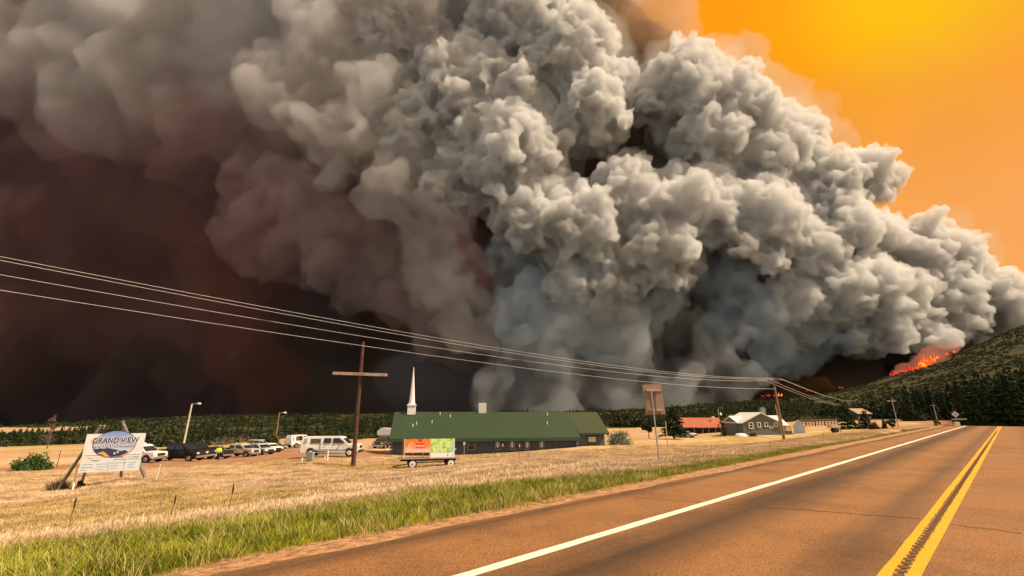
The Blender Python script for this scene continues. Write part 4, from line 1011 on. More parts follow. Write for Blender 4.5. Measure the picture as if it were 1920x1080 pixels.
# red roofed building
pr_ = at(1283, 118); ZR = 118.0
def rx(px): return (px - 1283) / FPX * ZR
rbld = thing('barn', 'long low dark building with rusty red metal roof between the pine and the olive tree', 'barn', (pr_.x, pr_.y, 0), 0)
rz0 = pr_.z - .5; rze = P3(1300, 803, ZR)[2]; rzr = P3(1300, 787, ZR)[2] + .3
x1 = rx(1362)
mb = MB(); gable(mb, rx(1287), x1 - .3, 1.6, 9, rz0, rze, rzr - .3, 'x'); mb.build('wall', mat('dark_brown_boards', (.045, .032, .025), .9, var=.25, scale=3), rbld)
rr_m = mat('rusty_red_roof', (.36, .10, .045), .6, var=.12, scale=.8)
rb = MB(); slab_roof(rb, rx(1285), x1, .3, 9.5, rze + .2, rzr, 'x', .12, .3); rb.build('roof', rr_m, rbld)
for px in (1303, 1319, 1330, 1343):
    m_ = MB(); m_.box((rx(px), .2, (rz0 + rze) / 2), (.14, .14, rze - rz0)); m_.build('porch_post', mat('grey_post_wood', (.22, .19, .16), .9), rbld)
for px in (1306, 1324, 1337): window(rbld, rx(px), rz0 + 2.2, .7, .8, 1.52, mat('brown_frame', (.12, .09, .07), .8, var=0), split=None)
m_ = MB(); m_.tube([(rx(1349), 3, rzr), (rx(1349), 3, rzr + .5)], .35, 8); m_.build('roof_vent', white_m, rbld)
# brown roofed cabin in the grove
pc = at(1622, 262); cb = thing('cabin', 'brown cabin roof showing between dark trees above the brown field', 'cabin', (pc.x, pc.y, pc.z), math.radians(25))
zc_ = P3(1615, 775, 262)[2] - pc.z
mb = MB(); gable(mb, -6, 6, 0, 8, -1, zc_, zc_ + 2.4, 'x'); mb.build('wall', mat('cabin_boards', (.10, .075, .05), .9), cb)
rb = MB(); slab_roof(rb, -6, 6, 0, 8, zc_, zc_ + 2.4, 'x', .2, .7); rb.build('roof', mat('tan_roof', (.32, .22, .13), .8), cb)
# corral fence beyond the shed
fw = mat('brown_fence_wood', (.14, .085, .055), .9, var=.2)
p0, p1 = at(1500, 128), at(1572, 124)
fe = thing('corral_fence', 'brown wooden rail fence between the pale shed and the tall conifer', 'fence', (p0.x, p0.y, p0.z)); d_ = p1 - p0
for k in range(13):
    q = d_ * (k / 12); gz = float(ground(np.array([p0.x + q.x]), np.array([p0.y + q.y]))[0]) - p0.z
    m_ = MB(); big = k in (5, 8); m_.box((q.x, q.y, gz + (.9 if big else .65)), (.3 if big else .14, .16, 2.2 if big else 1.6)); m_.build('post', fw, fe)
for h in (.45, .85, 1.25):
    m_ = MB(); m_.bar((0, -.1, h), (d_.x, d_.y - .1, d_.z + h), .06, .14); m_.build('rail', fw, fe)
p2 = at(1503, 138); p3 = at(1523, 140)
f2 = thing('stock_gate', 'thin brown pipe gate on the bare field behind the corral fence', 'gate', (p2.x, p2.y, p2.z)); d2 = p3 - p2
for k in range(3): m_ = MB(); m_.box((d2.x * k / 2, d2.y * k / 2, 1.1), (.12, .12, 2.4)); m_.build('post', fw, f2)
m_ = MB(); m_.bar((0, 0, 2.2), (d2.x, d2.y, 2.2 + d2.z), .08, .10); m_.build('rail', fw, f2)
# far white farm buildings
for i, (px, py, Z, w) in enumerate([(1196, 786, 330, 9), (1228, 786, 335, 14), (1248, 783, 340, 10), (1607, 755, 620, 16)]):
    q = P3(px, py, Z); zz = float(ground(np.array([q[0]]), np.array([q[1]]))[0])
    b_ = thing('shed', ['far pale low shed left of the brown sign post', 'long far pale shed behind the brown sign post', 'far pale shed showing just under the brown sign back', 'tiny pale roofs on the hillside where the wires end'][i], 'shed', (q[0], q[1], zz), .1 * i)
    hh = max(1.6, q[2] - zz); mb = MB(); gable(mb, -w / 2, w / 2, 0, 6, -1, hh * .7, hh, 'x'); mb.build('wall', mat('pale_shed_wall', (.45, .42, .37), .8), b_)
    mb = MB(); slab_roof(mb, -w / 2, w / 2, 0, 6, hh * .7, hh, 'x', .15, .3); mb.build('roof', mat('pale_shed_roof', (.62, .60, .55), .6), b_)
# ---------------------------------------------------------------- vehicles
tyre_m = mat('tyre_rubber', (.02, .02, .02), .85, var=.1); chrome = mat('bright_metal', (.62, .62, .62), .25, metal=.85, var=.05)
rim_w = mat('white_rim', (.75, .75, .73), .45, var=.05); blk = mat('black_plastic', (.02, .02, .022), .6, var=0); lamp_m = mat('lamp_glass', (.75, .75, .72), .15, var=0); red_l = mat('red_lamp', (.35, .02, .01), .3, var=0)
def paint(name, c): return mat(name, c, .28, var=.03, scale=1, spec=.6)
def wheel(parent, x, y, r, side, rim):
    o = thing_part('wheel', parent)
    m_ = MB(); m_.disc((x, y, r), (0, 1, 0), r, .26, 20); o = m_.build('wheel', tyre_m, parent, bevel=.02)
    m_ = MB(); m_.disc((x, y + side * .12, r), (0, side, 0), r * .60, .06, 16, r2=r * .54); m_.disc((x, y + side * .16, r), (0, side, 0), r * .18, .05, 8); m_.build('rim', rim, o)
    m_ = MB(); m_.disc((x, y + side * .19, r), (0, side, 0), r * .10, .03, 8); m_.build('hub', blk, o)
def thing_part(*a): return None
def vehicle(name, label, cat, px, Z, yaw, body, L=5.9, Wd=2.0, style='crew', rim=None, wr_=.40, group=None, hood=1.15, roof=1.92, bed=1.28, cap=False, deck=.62, flip=1, dz=0.0, extra=None, scale=1.0):
    """x forward; built about the centre; near side is -y when yaw = 0"""
    p = at(px, Z); v = thing(name, label, cat, (p.x, p.y, p.z + dz), yaw, group); v.scale = (scale,) * 3
    rim = rim or chrome; h = L / 2; w = Wd / 2; ax_f = h - .95; ax_r = -h + 1.15
    wa = wr_ + .09
    def arch(cx):
        return [(cx + wa * math.cos(a), wr_ + wa * math.sin(a)) for a in np.linspace(0, math.pi, 9)]
    low = deck - .18
    # outline, counter-clockwise from front bottom
    if style == 'crew':
        top = [(h, .72), (h - .04, hood - .12), (h - .18, hood - .02), (h - 1.15, hood + .05)]
        roofp = [(h - 1.95, roof - .04), (h - 2.3, roof), (-h + 2.35, roof), (-h + 2.05, roof - .06), (-h + 1.92, bed)]
        rear = [(-h + .02, bed), (-h, bed - .05), (-h, .60)]
        pole_ = top + roofp + rear
        cabx = (-h + 1.92, h - 1.15)
    elif style == 'topper':
        top = [(h, .72), (h - .04, hood - .12), (h - .18, hood - .02), (h - 1.15, hood + .05)]
        roofp = [(h - 1.95, roof - .04), (h - 2.3, roof), (-h + .25, roof - .02), (-h + .06, roof - .5)]
        rear = [(-h, bed - .05), (-h, .60)]
        pole_ = top + roofp + rear
    else:   # suv / car
        top = [(h, .62), (h - .05, hood - .14), (h - .2, hood - .03), (h - 1.05, hood + .05)]
        roofp = [(h - 1.75, roof - .05), (h - 2.1, roof), (-h + .55, roof - .02), (-h + .10, bed)]
        rear = [(-h, bed - .2), (-h, .55)]
        pole_ = top + roofp + rear
    bot = [(-h + .1, low)] + [q for q in arch(ax_r)[::-1] if q[1] > low - .02] + [q for q in arch(ax_f)[::-1] if q[1] > low - .02] + [(h - .1, low)]
    poly = pole_ + bot
    bl = bmesh.new(); beltz = hood + .06
    def taper(z): return w - (max(0, z - beltz) * .22)
    A_ = [bl.verts.new((x, -taper(z), z)) for x, z in poly]; B_ = [bl.verts.new((x, taper(z), z)) for x, z in poly]; n = len(poly)
    fA = bl.faces.new(A_); fB = bl.faces.new(B_[::-1])
    for i in range(n): bl.faces.new((A_[i], B_[i], B_[(i + 1) % n], A_[(i + 1) % n]))
    bmesh.ops.recalc_face_normals(bl, faces=bl.faces)
    es = [e for e in bl.edges if abs(e.verts[0].co.y - e.verts[1].co.y) < .3 and e.calc_face_angle(0) > .6 and min(q.co.z for q in e.verts) > .55]
    bmesh.ops.bevel(bl, geom=es, offset=.05, segments=2, affect='EDGES', clamp_overlap=True)
    bmesh.ops.triangulate(bl, faces=[f for f in bl.faces if len(f.verts) > 4])
    me = bpy.data.meshes.new('body'); bl.to_mesh(me); bl.free(); me.materials.append(body)
    bo = bpy.data.objects.new('body', me); COL.objects.link(bo); bo.parent = v
    if style == 'crew':
        m_ = MB(); m_.box((-h + .98, 0, bed - .02), (1.72, Wd - .28, .05)); m_.build('bed', blk, v)
    for ax in (ax_f, ax_r):
        for sd_ in (-1, 1): wheel(v, ax, sd_ * (w - .12), wr_, sd_, rim)
    # windows
    def side_win(x0, x1, x0t, x1t, z0, z1, nm='side_window', m=glass_m):
        for sd_ in (-1, 1):
            q = MB(); yy = lambda z: sd_ * (taper(z) + .008)
            q.add([(x0, yy(z0), z0), (x1, yy(z0), z0), (x1t, yy(z1), z1), (x0t, yy(z1), z1), (x0, yy(z0) - sd_ * .03, z0), (x1, yy(z0) - sd_ * .03, z0), (x1t, yy(z1) - sd_ * .03, z1), (x0t, yy(z1) - sd_ * .03, z1)], [(0, 1, 2, 3), (4, 7, 6, 5), (0, 4, 5, 1), (1, 5, 6, 2), (2, 6, 7, 3), (3, 7, 4, 0)])
            q.build(nm, m, v)
    zb_, zt_ = hood + .14, roof - .16
    if style in ('crew', 'topper'):
        side_win(h - 2.75, h - 1.52, h - 2.75, h - 2.12, zb_, zt_); side_win(h - 3.75, h - 2.95, h - 3.70, h - 2.95, zb_, zt_)
        if style == 'topper':
            tint = mat('topper_glass', (.09, .07, .035), .12, var=0)
            side_win(-h + 1.05, -h + 2.05, -h + 1.05, -h + 2.05, zb_ - .02, zt_ - .05, 'topper_window', tint); side_win(-h + .28, -h + .68, -h + .36, -h + .68, zb_ - .02, zt_ - .05, 'topper_window', frame_g)
            q = MB()
            for sd_ in (-1, 1): q.box((-h + 2.1, sd_ * (w - .02), 1.3), (.025, .06, 1.2))
            q.build('body_gap', blk, v)
    else:
        side_win(h - 2.55, h - 1.35, h - 2.55, h - 1.92, zb_ - .03, zt_); side_win(-h + .75, h - 2.7, -h + 1.0, h - 2.7, zb_ - .03, zt_)
    q = MB(); fx = h - 1.15 if style != 'car' else h - 1.05; rx_ = (h - 1.95) if style != 'car' else (h - 1.75)
    q.add([(fx + .01, -w * .86, hood + .10), (fx + .01, w * .86, hood + .10), (rx_ + .03, w * .76, roof - .08), (rx_ + .03, -w * .76, roof - .08), (fx - .05, -w * .86, hood + .09), (fx - .05, w * .86, hood + .09), (rx_ - .04, w * .76, roof - .1), (rx_ - .04, -w * .76, roof - .1)], [(0, 1, 2, 3), (4, 7, 6, 5), (0, 4, 5, 1), (1, 5, 6, 2), (2, 6, 7, 3), (3, 7, 4, 0)])
    q.build('windshield', glass_m, v)
    for sd_ in (-1, 1):
        q = MB(); q.box((h - .03, sd_ * (w - .27), hood - .28), (.12, .36, .20)); q.build('headlight', lamp_m, v, bevel=.02)
        q = MB(); q.box((-h + .0, sd_ * (w - .10), bed - .28), (.06, .16, .34)); q.build('tail_light', red_l, v)
        q = MB(); q.box((h - 1.75, sd_ * (w + .12), hood + .20), (.12, .20, .18)); q.build('mirror', blk, v, bevel=.02)
    q = MB(); q.box((h - .01, 0, hood - .28), (.08, Wd - .95, .30)); q.build('grille', blk, v)
    q = MB(); q.box((h + .03, 0, .55), (.16, Wd - .06, .24)); q.build('bumper', chrome if style == 'crew' else blk, v, bevel=.03)
    q = MB(); q.box((-h - .02, 0, .55), (.14, Wd - .1, .2)); q.build('bumper', chrome if style == 'crew' else blk, v, bevel=.03)
    q = MB(); q.box((0, 0, .45), (L * .8, Wd * .6, .25)); q.build('chassis', blk, v)
    for dx_ in ((h - 2.65), (h - 3.55)) if style != 'car' else ((h - 2.4),):
        for sd_ in (-1, 1): q = MB(); q.box((dx_, sd_ * (w + .01), hood - .12), (.14, .03, .05)); q.build('door_handle', blk, v)
    return v
white_p = paint('white_car_paint', (.78, .78, .76)); black_p = paint('black_car_paint', (.012, .012, .014)); tan_p = paint('champagne_paint', (.50, .46, .38)); silver_p = paint('silver_paint', (.50, .51, .52)); dk_p = paint('charcoal_paint', (.04, .042, .05))
v = vehicle('pickup_truck', 'white crew cab pickup with camper shell parked side on behind the wooden cross', 'pickup truck', 621, 52.0, math.radians(4), white_p, L=6.15, style='topper', rim=rim_w, roof=2.08, hood=1.28, bed=1.4, wr_=.42)
q = MB()
q.box((0, -1.02, .74), (3.4, .03, .09)); q.build('rocker_trim', mat('grey_trim', (.30, .33, .34), .5), v)
v = vehicle('pickup_truck', 'white pickup with black lettering on its door half hidden behind the sign', 'pickup truck', 254, 53, math.radians(-4), white_p, L=5.7, style='crew', rim=mat('rusty_rim', (.35, .25, .22), .6))
q = MB()
for k, (dx_, dz_, a) in enumerate([(0, .12, .5), (.12, .0, -.7), (-.05, -.10, .2), (.1, .16, 1.2), (-.14, .02, -.3)]): q.box((.55 + dx_, -1.02, 1.05 + dz_), (.05, .02, .26), M=Matrix.Rotation(a, 3, 'Y'))
q.build('door_lettering', blk, v)
q = MB(); q.box((.55, 0, 2.0), (.3, .5, .16)); q.build('roof_lamp', white_m, v, bevel=.03)
vehicle('pickup_truck', 'black crew cab pickup with chrome front in the middle of the parked row', 'pickup truck', 334, 56.5, math.radians(-6), black_p, L=5.9, style='crew', roof=1.95, hood=1.22)
vehicle('pickup_truck', 'taller black pickup parked behind the chrome fronted black one', 'pickup truck', 360, 64, math.radians(-10), black_p, L=5.6, style='crew', roof=2.2, hood=1.3, bed=1.4)
vehicle('pickup_truck', 'low black pickup half hidden behind the person in the yellow jacket', 'pickup truck', 401, 66, math.radians(168), black_p, L=4.4, style='crew', roof=1.6, hood=1.1, bed=1.12)
vehicle('pickup_truck', 'champagne coloured pickup with a white rear corner right of the person', 'pickup truck', 451, 70, math.radians(-10), tan_p, L=4.9, style='crew', roof=1.85, hood=1.15)
vehicle('suv', 'dark grey and silver car right of the champagne pickup', 'car', 487, 73, math.radians(-22), silver_p, L=4.3, style='car', roof=1.65, hood=1.0, bed=1.1)
vehicle('suv', 'white car at the right end of the parked row below the yellow green tree', 'car', 504, 79, math.radians(-25), white_p, L=4.3, style='car', roof=1.5, hood=1.0, bed=1.0)
vehicle('suv', 'small dark green car peeking out behind the white one at the end of the row', 'car', 513, 84, math.radians(-25), paint('green_car_paint', (.03, .08, .05)), L=3.6, style='car', roof=1.35, hood=.95, bed=.95)
vehicle('pickup_truck', 'small white truck far behind the camper shell pickup', 'pickup truck', 562, 92, math.radians(60), white_p, L=5.4, style='topper', roof=2.3, hood=1.2, bed=1.3)
vehicle('pickup_truck', 'dark pickup facing the road beside the left end of the church', 'pickup truck', 720, 82, math.radians(-100), dk_p, L=5.2, style='crew', roof=1.95, hood=1.2)
p = at(722, 86); t_ = thing('camper', 'white camper box showing above the dark pickup at the church corner', 'camper', (p.x, p.y, p.z), math.radians(-8))
m_ = MB(); m_.prism([(-1.2, 2.0), (1.3, 2.0), (1.3, 3.2), (-.6, 3.3), (-1.35, 2.7)], -.9, .9); m_.build('body', white_p, t_, bevel=.05)
m_ = MB(); m_.box((0, 0, 1.2), (2.3, 1.6, 1.5)); m_.build('base', dk_p, t_, bevel=.05)
for sx_ in (-.7, .7):
    m_ = MB(); m_.disc((sx_, -.85, .38), (0, 1, 0), .38, .22, 14); m_.build('wheel', tyre_m, t_)
p = at(479, 80); t_ = thing('golf_cart', 'white canopied golf cart behind the silver car', 'golf cart', (p.x, p.y, p.z), math.radians(-12))
m_ = MB(); m_.box((0, 0, 2.05), (2.1, 1.2, .09)); m_.build('canopy', white_p, t_, bevel=.03)
m_ = MB()
for sx_ in (-.9, .85):
    for sy_ in (-.5, .5): m_.tube([(sx_, sy_, .5), (sx_ * 1.0, sy_, 2.03)], .025, 6)
m_.build('canopy_posts', white_p, t_)
m_ = MB(); m_.prism([(-1.1, .35), (1.2, .35), (1.2, .75), (.7, .95), (.5, .55), (-.2, .55), (-.25, .95), (-1.1, .9)], -.55, .55); m_.build('body', white_p, t_, bevel=.04)
for sx_ in (-.8, .8):
    for sy_ in (-.5, .5): m_ = MB(); m_.disc((sx_, sy_, .25), (0, 1, 0), .25, .16, 12); m_.build('wheel', tyre_m, t_)
# white car by the red roofed building, boat-like trailer by the grey house, tan trailer by the conifers
vehicle('car', 'small white car parked on the lawn in front of the red roofed building', 'car', 1289, 104, math.radians(-38), white_p, L=3.6, style='car', roof=1.25, hood=.9, bed=.95, wr_=.28)
p = at(1390, 91); t_ = thing('boat', 'long low white upturned boat at the left foot of the grey house', 'boat', (p.x, p.y, p.z), 0)
bm = MB()
st_ = [(-1.1, .12, .42), (-.9, .34, .60), (0, .42, .66), (.8, .36, .60), (1.15, .05, .30)]
vv = []; 
for x, hw, hh in st_: vv += [(x, -hw, .05), (x, -hw * .85, hh * .75), (x, 0, hh), (x, hw * .85, hh * .75), (x, hw, .05)]
bm.add(vv, [(i * 5 + j, i * 5 + j + 1, (i + 1) * 5 + j + 1, (i + 1) * 5 + j) for i in range(4) for j in range(4)] + [(4, 3, 2, 1, 0), (20, 21, 22, 23, 24)], True); bm.build('hull', white_p, t_)
bm = MB(); bm.tube([(-1.1, 0, .44), (0, 0, .69), (1.15, 0, .33)], .03, 5); bm.build('keel', white_p, t_)
p = at(1565, 84); t_ = thing('trailer', 'small tan flat sided trailer in the grass left of the tall conifer', 'trailer', (p.x, p.y, p.z), math.radians(2))
m_ = MB(); m_.box((0, 0, 1.05), (1.75, 1.1, .45)); m_.build('body', mat('tan_panel', (.55, .42, .30), .7), t_, bevel=.02)
m_ = MB(); m_.bar((-.75, -.5, 0), (-.75, -.5, .85), .05); m_.bar((.78, -.5, -.25), (.78, -.5, 1.3), .06); m_.build('prop_stand', blk, t_)
for sy_ in (-.45, .45): m_ = MB(); m_.disc((.1, sy_, .42), (0, 1, 0), .42, .16, 14); m_.build('wheel', tyre_m, t_)

# ---------------------------------------------------------------- person
p = at(408, 59)
pe = thing('person', 'person in a bright yellow green jacket walking past the parked pickups with a pole', 'person', (p.x, p.y, p.z), math.radians(-60))
def skin_body(name, verts, edges, radii, m, parent, root=0):
    me = bpy.data.meshes.new(name); me.from_pydata(verts, edges, [])
    o = bpy.data.objects.new(name, me); COL.objects.link(o)
    md = o.modifiers.new('s', 'SKIN'); md2 = o.modifiers.new('u', 'SUBSURF'); md2.levels = 2
    sv = me.skin_vertices[0].data
    for i, r in enumerate(radii): sv[i].radius = (r, r) if not isinstance(r, tuple) else r; sv[i].use_root = (i == root)
    dg = bpy.context.evaluated_depsgraph_get(); m2 = bpy.data.meshes.new_from_object(o.evaluated_get(dg)); o.modifiers.clear(); o.data = m2
    m2.materials.clear(); m2.materials.append(m); smooth(m2); o.parent = parent; return o
skin = mat('skin', (.38, .22, .15), .6); trou = mat('dark_trousers', (.02, .022, .03), .8); hiv = mat('hi_vis_yellow', (.55, .75, .04), .7, var=.1)
V_ = [(0, 0, .95), (0, 0, 1.18), (.02, 0, 1.40), (.03, 0, 1.52), (.05, 0, 1.62), (.06, 0, 1.74),
      (.02, .10, .92), (.16, .11, .50), (.10, .11, .08), (.22, .11, .04),
      (0, -.10, .92), (-.06, -.11, .50), (-.24, -.11, .12), (-.14, -.11, .05),
      (.02, .20, 1.42), (-.02, .26, 1.14), (.16, .27, .95), (.20, .27, .88),
      (.02, -.20, 1.42), (.12, -.27, 1.16), (.32, -.26, 1.06), (.39, -.26, 1.05)]
E_ = [(0, 1), (1, 2), (2, 3), (3, 4), (4, 5), (0, 6), (6, 7), (7, 8), (8, 9), (0, 10), (10, 11), (11, 12), (12, 13), (2, 14), (14, 15), (15, 16), (16, 17), (2, 18), (18, 19), (19, 20), (20, 21)]
R_ = [.15, .14, .16, .06, .095, .085, .09, .065, .045, .04, .09, .065, .045, .04, .07, .05, .04, .035, .07, .05, .04, .035]
bo = skin_body('body', V_, E_, R_, trou, pe)
m2 = bo.data; m2.materials.append(skin)
for q_ in m2.polygons:
    c_ = q_.center
    if c_.z > 1.53 or (abs(c_.y) > .2 and c_.z < 1.09 and c_.x > .12): q_.material_index = 1
jk = skin_body('jacket', [(0, 0, .88), (0, 0, 1.15), (.02, 0, 1.40), (.03, 0, 1.50), (.02, .20, 1.42), (-.02, .26, 1.14), (.13, .27, .98), (.02, -.20, 1.42), (.12, -.27, 1.16), (.29, -.26, 1.07)], [(0, 1), (1, 2), (2, 3), (2, 4), (4, 5), (5, 6), (2, 7), (7, 8), (8, 9)], [.19, .18, .185, .09, .09, .075, .06, .09, .075, .06], hiv, pe)
skin_body('hair', [(.03, 0, 1.68), (.03, 0, 1.77)], [(0, 1)], [.098, .09], mat('pale_cap', (.6, .58, .5), .8), pe)
m_ = MB()
for s_ in (-1, 1): m_.disc((.145, s_ * .035, 1.665), (1, 0, 0), .011, .01, 6)
m_.build('eyes', blk, pe)
m_ = MB(); m_.bar((.14, 0, 1.65), (.17, 0, 1.62), .022); m_.build('nose', skin, pe)
p = at(403, 58.6); t_ = thing('walking_pole', 'thin pale pole held slanting beside the person in the yellow jacket', 'pole', (p.x, p.y, p.z))
m_ = MB(); m_.tube([(-.25, 0, .15), (.28, .05, 1.25)], .025, 6); m_.build('shaft', white_m, t_)
# ---------------------------------------------------------------- poles, cross, sign, wagon, wires, flames
creo = mat('creosote_wood', (.085, .038, .028), .9, var=.35, scale=3, bump=.7); oldw = mat('weathered_pole_wood', (.24, .15, .10), .9, var=.3, scale=2.5, bump=.6)
palew = mat('pale_worn_wood', (.50, .36, .28), .9, var=.2, scale=3, bump=.4); galv = mat('galvanised_steel', (.42, .43, .44), .45, metal=.5, var=.08)
def ptop(p, px, py):
    """point above p whose picture row is py"""
    k = (540 - py) / FPX; Y = p.y
    return (k * Y * math.cos(PITCH) + Y * math.sin(PITCH)) / (math.cos(PITCH) - k * math.sin(PITCH)) + CZ - p.z
# wooden cross
p = at(662, 42); H = ptop(p, 679, 641)
cr = thing('wooden_cross', 'tall dark wooden cross with one pale crossbar in the field in front of the pickup', 'cross', (p.x, p.y, p.z))
m_ = MB(); m_.tube([(0, 0, -.5), (.0, 0, H * .35), (.02, 0, H * .7), (.04, 0, H)], [.21, .185, .16, .135], 12); m_.build('upright', creo, cr)
zc = ptop(p, 672, 703)
m_ = MB(); m_.bar((-2.45, -.2, zc + .14), (2.5, -.2, zc - .02), .2, .26); m_.build('crossbar', palew, cr, bevel=.02)
m_ = MB()
for dz in (-.09, .09): m_.tube([(-.05, -.24, zc + dz), (-.05, .15, zc + dz)], .03, 6)
m_.tube([(-.5, -.34, zc + .12), (.6, -.34, zc + .02)], .018, 5); m_.build('bolts', blk, cr)
# light poles
def lamp_pole(label, px, Z, py_top, rad, m, arm, lean=0.0, armz=.25):
    p = at(px, Z); H = ptop(p, px, py_top); t_ = thing('lamp_post', label, 'lamp post', (p.x, p.y, p.z))
    m_ = MB(); m_.tube([(0, 0, -.3), (lean * H, 0, H)], [rad, rad * .72], 10); m_.build('pole', m, t_)
    x = lean * H
    m_ = MB(); m_.tube([(x, 0, H - armz), (x + arm * .35, 0, H - armz + .22), (x + arm, 0, H - armz + .28)], .05, 6); m_.build('arm', galv, t_)
    m_ = MB(); m_.tube([(x + arm - .15, 0, H - armz + .34), (x + arm + .1, 0, H - armz + .30), (x + arm + .5, 0, H - armz + .24), (x + arm + .62, 0, H - armz + .22)], [.05, .15, .20, .05], 10)
    m_.build('lamp', mat('lamp_housing', (.66, .67, .68), .4, var=.05), t_); return t_
lamp_pole('pale lamp post leaning right behind the row of parked pickups', 341, 84, 757, .19, mat('pale_pole', (.55, .50, .44), .8, var=.15, scale=2), 1.0, .045)
lamp_pole('brown wooden lamp post behind the yellow green tree', 515, 100, 774, .16, oldw, .9, .02)
# utility poles
def ground_rel(x, y, p): return float(ground(np.array([x]), np.array([y]))[0]) - p.z
p = at(1471, 80); H = ptop(p, 1452, 709); up = thing('utility_pole', 'tall brown utility pole with crossarm in front of the grey house', 'utility pole', (p.x, p.y, p.z))
LN = -.055
m_ = MB(); m_.tube([(0, 0, -.4), (LN * H * .5, 0, H * .5), (LN * H, 0, H)], [.20, .165, .13], 10); m_.build('pole', oldw, up)
m_ = MB(); m_.tube([(-.05, .25, -.2), (LN * H * .62 - .32, .12, H * .56)], [.12, .09], 8); m_.build('brace_pole', palew, up)
ca = H - .55; cxx = LN * ca
m_ = MB(); m_.bar((cxx - 1.1, .5, ca - .12), (cxx + 1.15, -.5, ca + .12), .11, .13); cro = m_.build('crossarm', oldw, up)
ins = []
for u in (-1.0, -.35, 1.0):
    q = (cxx + u * 1.1, -.5 * u * .9, ca + .12 * u + .06); m_ = MB(); m_.tube([q, (q[0], q[1], q[2] + .12), (q[0], q[1], q[2] + .22)], [.05, .07, .03], 8); m_.build('insulator', mat('glass_insulator', (.5, .52, .55), .2), cro); ins.append((q[0], q[1], q[2] + .22))
ins.append((cxx + .12, -.13, ca - 1.25))
top_ = (LN * H, 0, H)
pole_w = Vector((p.x, p.y, p.z))
# conductors
wire_m = mat('aluminium_wire', (.72, .70, .68), .5, metal=0.0, var=0)
def wire(name_lab, A, B, sag, r=.022, n=48, grp='overhead power lines'):
    A = np.array(A, float); B = np.array(B, float); m_ = MB()
    pts_ = [A + (B - A) * t_ - np.array([0, 0, 1]) * sag * 4 * t_ * (1 - t_) for t_ in np.linspace(0, 1, n)]
    m_.tube(pts_, r, 4, cap=False); o = m_.build('power_line', wire_m); tag(o, name_lab, 'power line', grp); return o
ends = [tuple(pole_w + Vector(top_)), tuple(pole_w + Vector(ins[2])), tuple(pole_w + Vector(ins[0])), tuple(pole_w + Vector(ins[3]))]
starts = [(481, 18.5), (488, 18.5), (515, 18.5), (544, 18.5)]
labs = ['upper power line of the close top pair crossing the whole dark smoke', 'lower power line of the close top pair crossing the dark smoke', 'third power line from the top between the pair and the lowest', 'lowest power line passing just behind the top of the wooden cross']
mids = [657, 662, 673, 687]
for (py0, Z0), E_, lb_, pm in zip(starts, ends, labs, mids):
    A = P3(0, py0, Z0); B = np.array(E_)
    # sag so that the wire passes picture row pm at column 960 (x = 0)
    t_ = -A[0] / (B[0] - A[0]); C_ = A + (B - A) * t_
    k = (540 - pm) / FPX; zneed = (k * C_[1] * math.cos(PITCH) + C_[1] * math.sin(PITCH)) / (math.cos(PITCH) - k * math.sin(PITCH)) + CZ
    drop = C_[2] - zneed; sag = drop / (4 * t_ * (1 - t_))
    # carry on past the left of the view with the same parabola
    m_ = MB(); pts_ = []
    for u in np.linspace(-.22, 1, 64):
        q = A + (B - A) * u; q[2] -= sag * 4 * u * (1 - u); pts_.append(q)
    rr_ = [max(.008, .00020 * float(np.linalg.norm(q))) for q in pts_]
    m_.tube(pts_, rr_, 5, cap=False); tag(m_.build('power_line', wire_m), lb_, 'power line', 'overhead power lines')
fp = P3(1604, 749, 420)
for i_, lb_ in zip((2, 0, 1), ('power line running down right from the right end of the crossarm', 'power line running down right from the left end of the crossarm', 'faint power line running down right between the other two')):
    A = pole_w + Vector(ins[i_]); wire(lb_, A, fp + np.array([i_ * 2.0, 0, i_ * .8]), 3.2 if i_ == 2 else 4.5, r=.04 if i_ == 2 else .025, grp='power lines running off to the hillside')
# far poles
for i, (px, Z, yt, lean, cross) in enumerate([(1685, 90, 748, -.06, False), (1758, 150, 758, -.05, True), (1768, 190, 762, -.02, False), (1783, 185, 753, -.03, False), (1792, 230, 765, -.02, False)]):
    p = at(px, Z); H = ptop(p, px, yt)
    lb_ = ['thin pale utility pole leaning left above the dark bushes by the road bank', 'short pale utility pole with a crossarm beside the small dark shrub', 'faint short pole just right of the pole with the crossarm', 'thin grey pole directly left of the diamond road sign', 'faintest short pole against the dark wood above the diamond sign'][i]
    t_ = thing('utility_pole', lb_, 'utility pole', (p.x, p.y, p.z)); m_ = MB(); m_.tube([(0, 0, -.5), (lean * H, 0, H)], [.10 * Z / 100, .07 * Z / 100], 8); m_.build('pole', mat('pale_grey_pole', (.36, .32, .24), .8), t_)
    if cross or i == 0:
        m_ = MB(); m_.bar((lean * H - .9, 0, H - .35), (lean * H + .9, .3, H - .4), .12, .14); m_.build('crossarm', mat('pale_grey_pole', (.36, .32, .24), .8), t_)
p = at(1352, 112); H = ptop(p, 1352, 767); t_ = thing('antenna_mast', 'thin mast with a small white dish above the red roof end', 'antenna', (p.x, p.y, p.z))
m_ = MB(); m_.tube([(0, 0, 0), (-.15, 0, H)], .07, 6); m_.build('mast', palew, t_)
m_ = MB(); m_.tube([(.05, -.1, H - 1.2), (.3, -.35, H - 1.1)], [.05, .34], 10); m_.build('dish', white_m, t_)
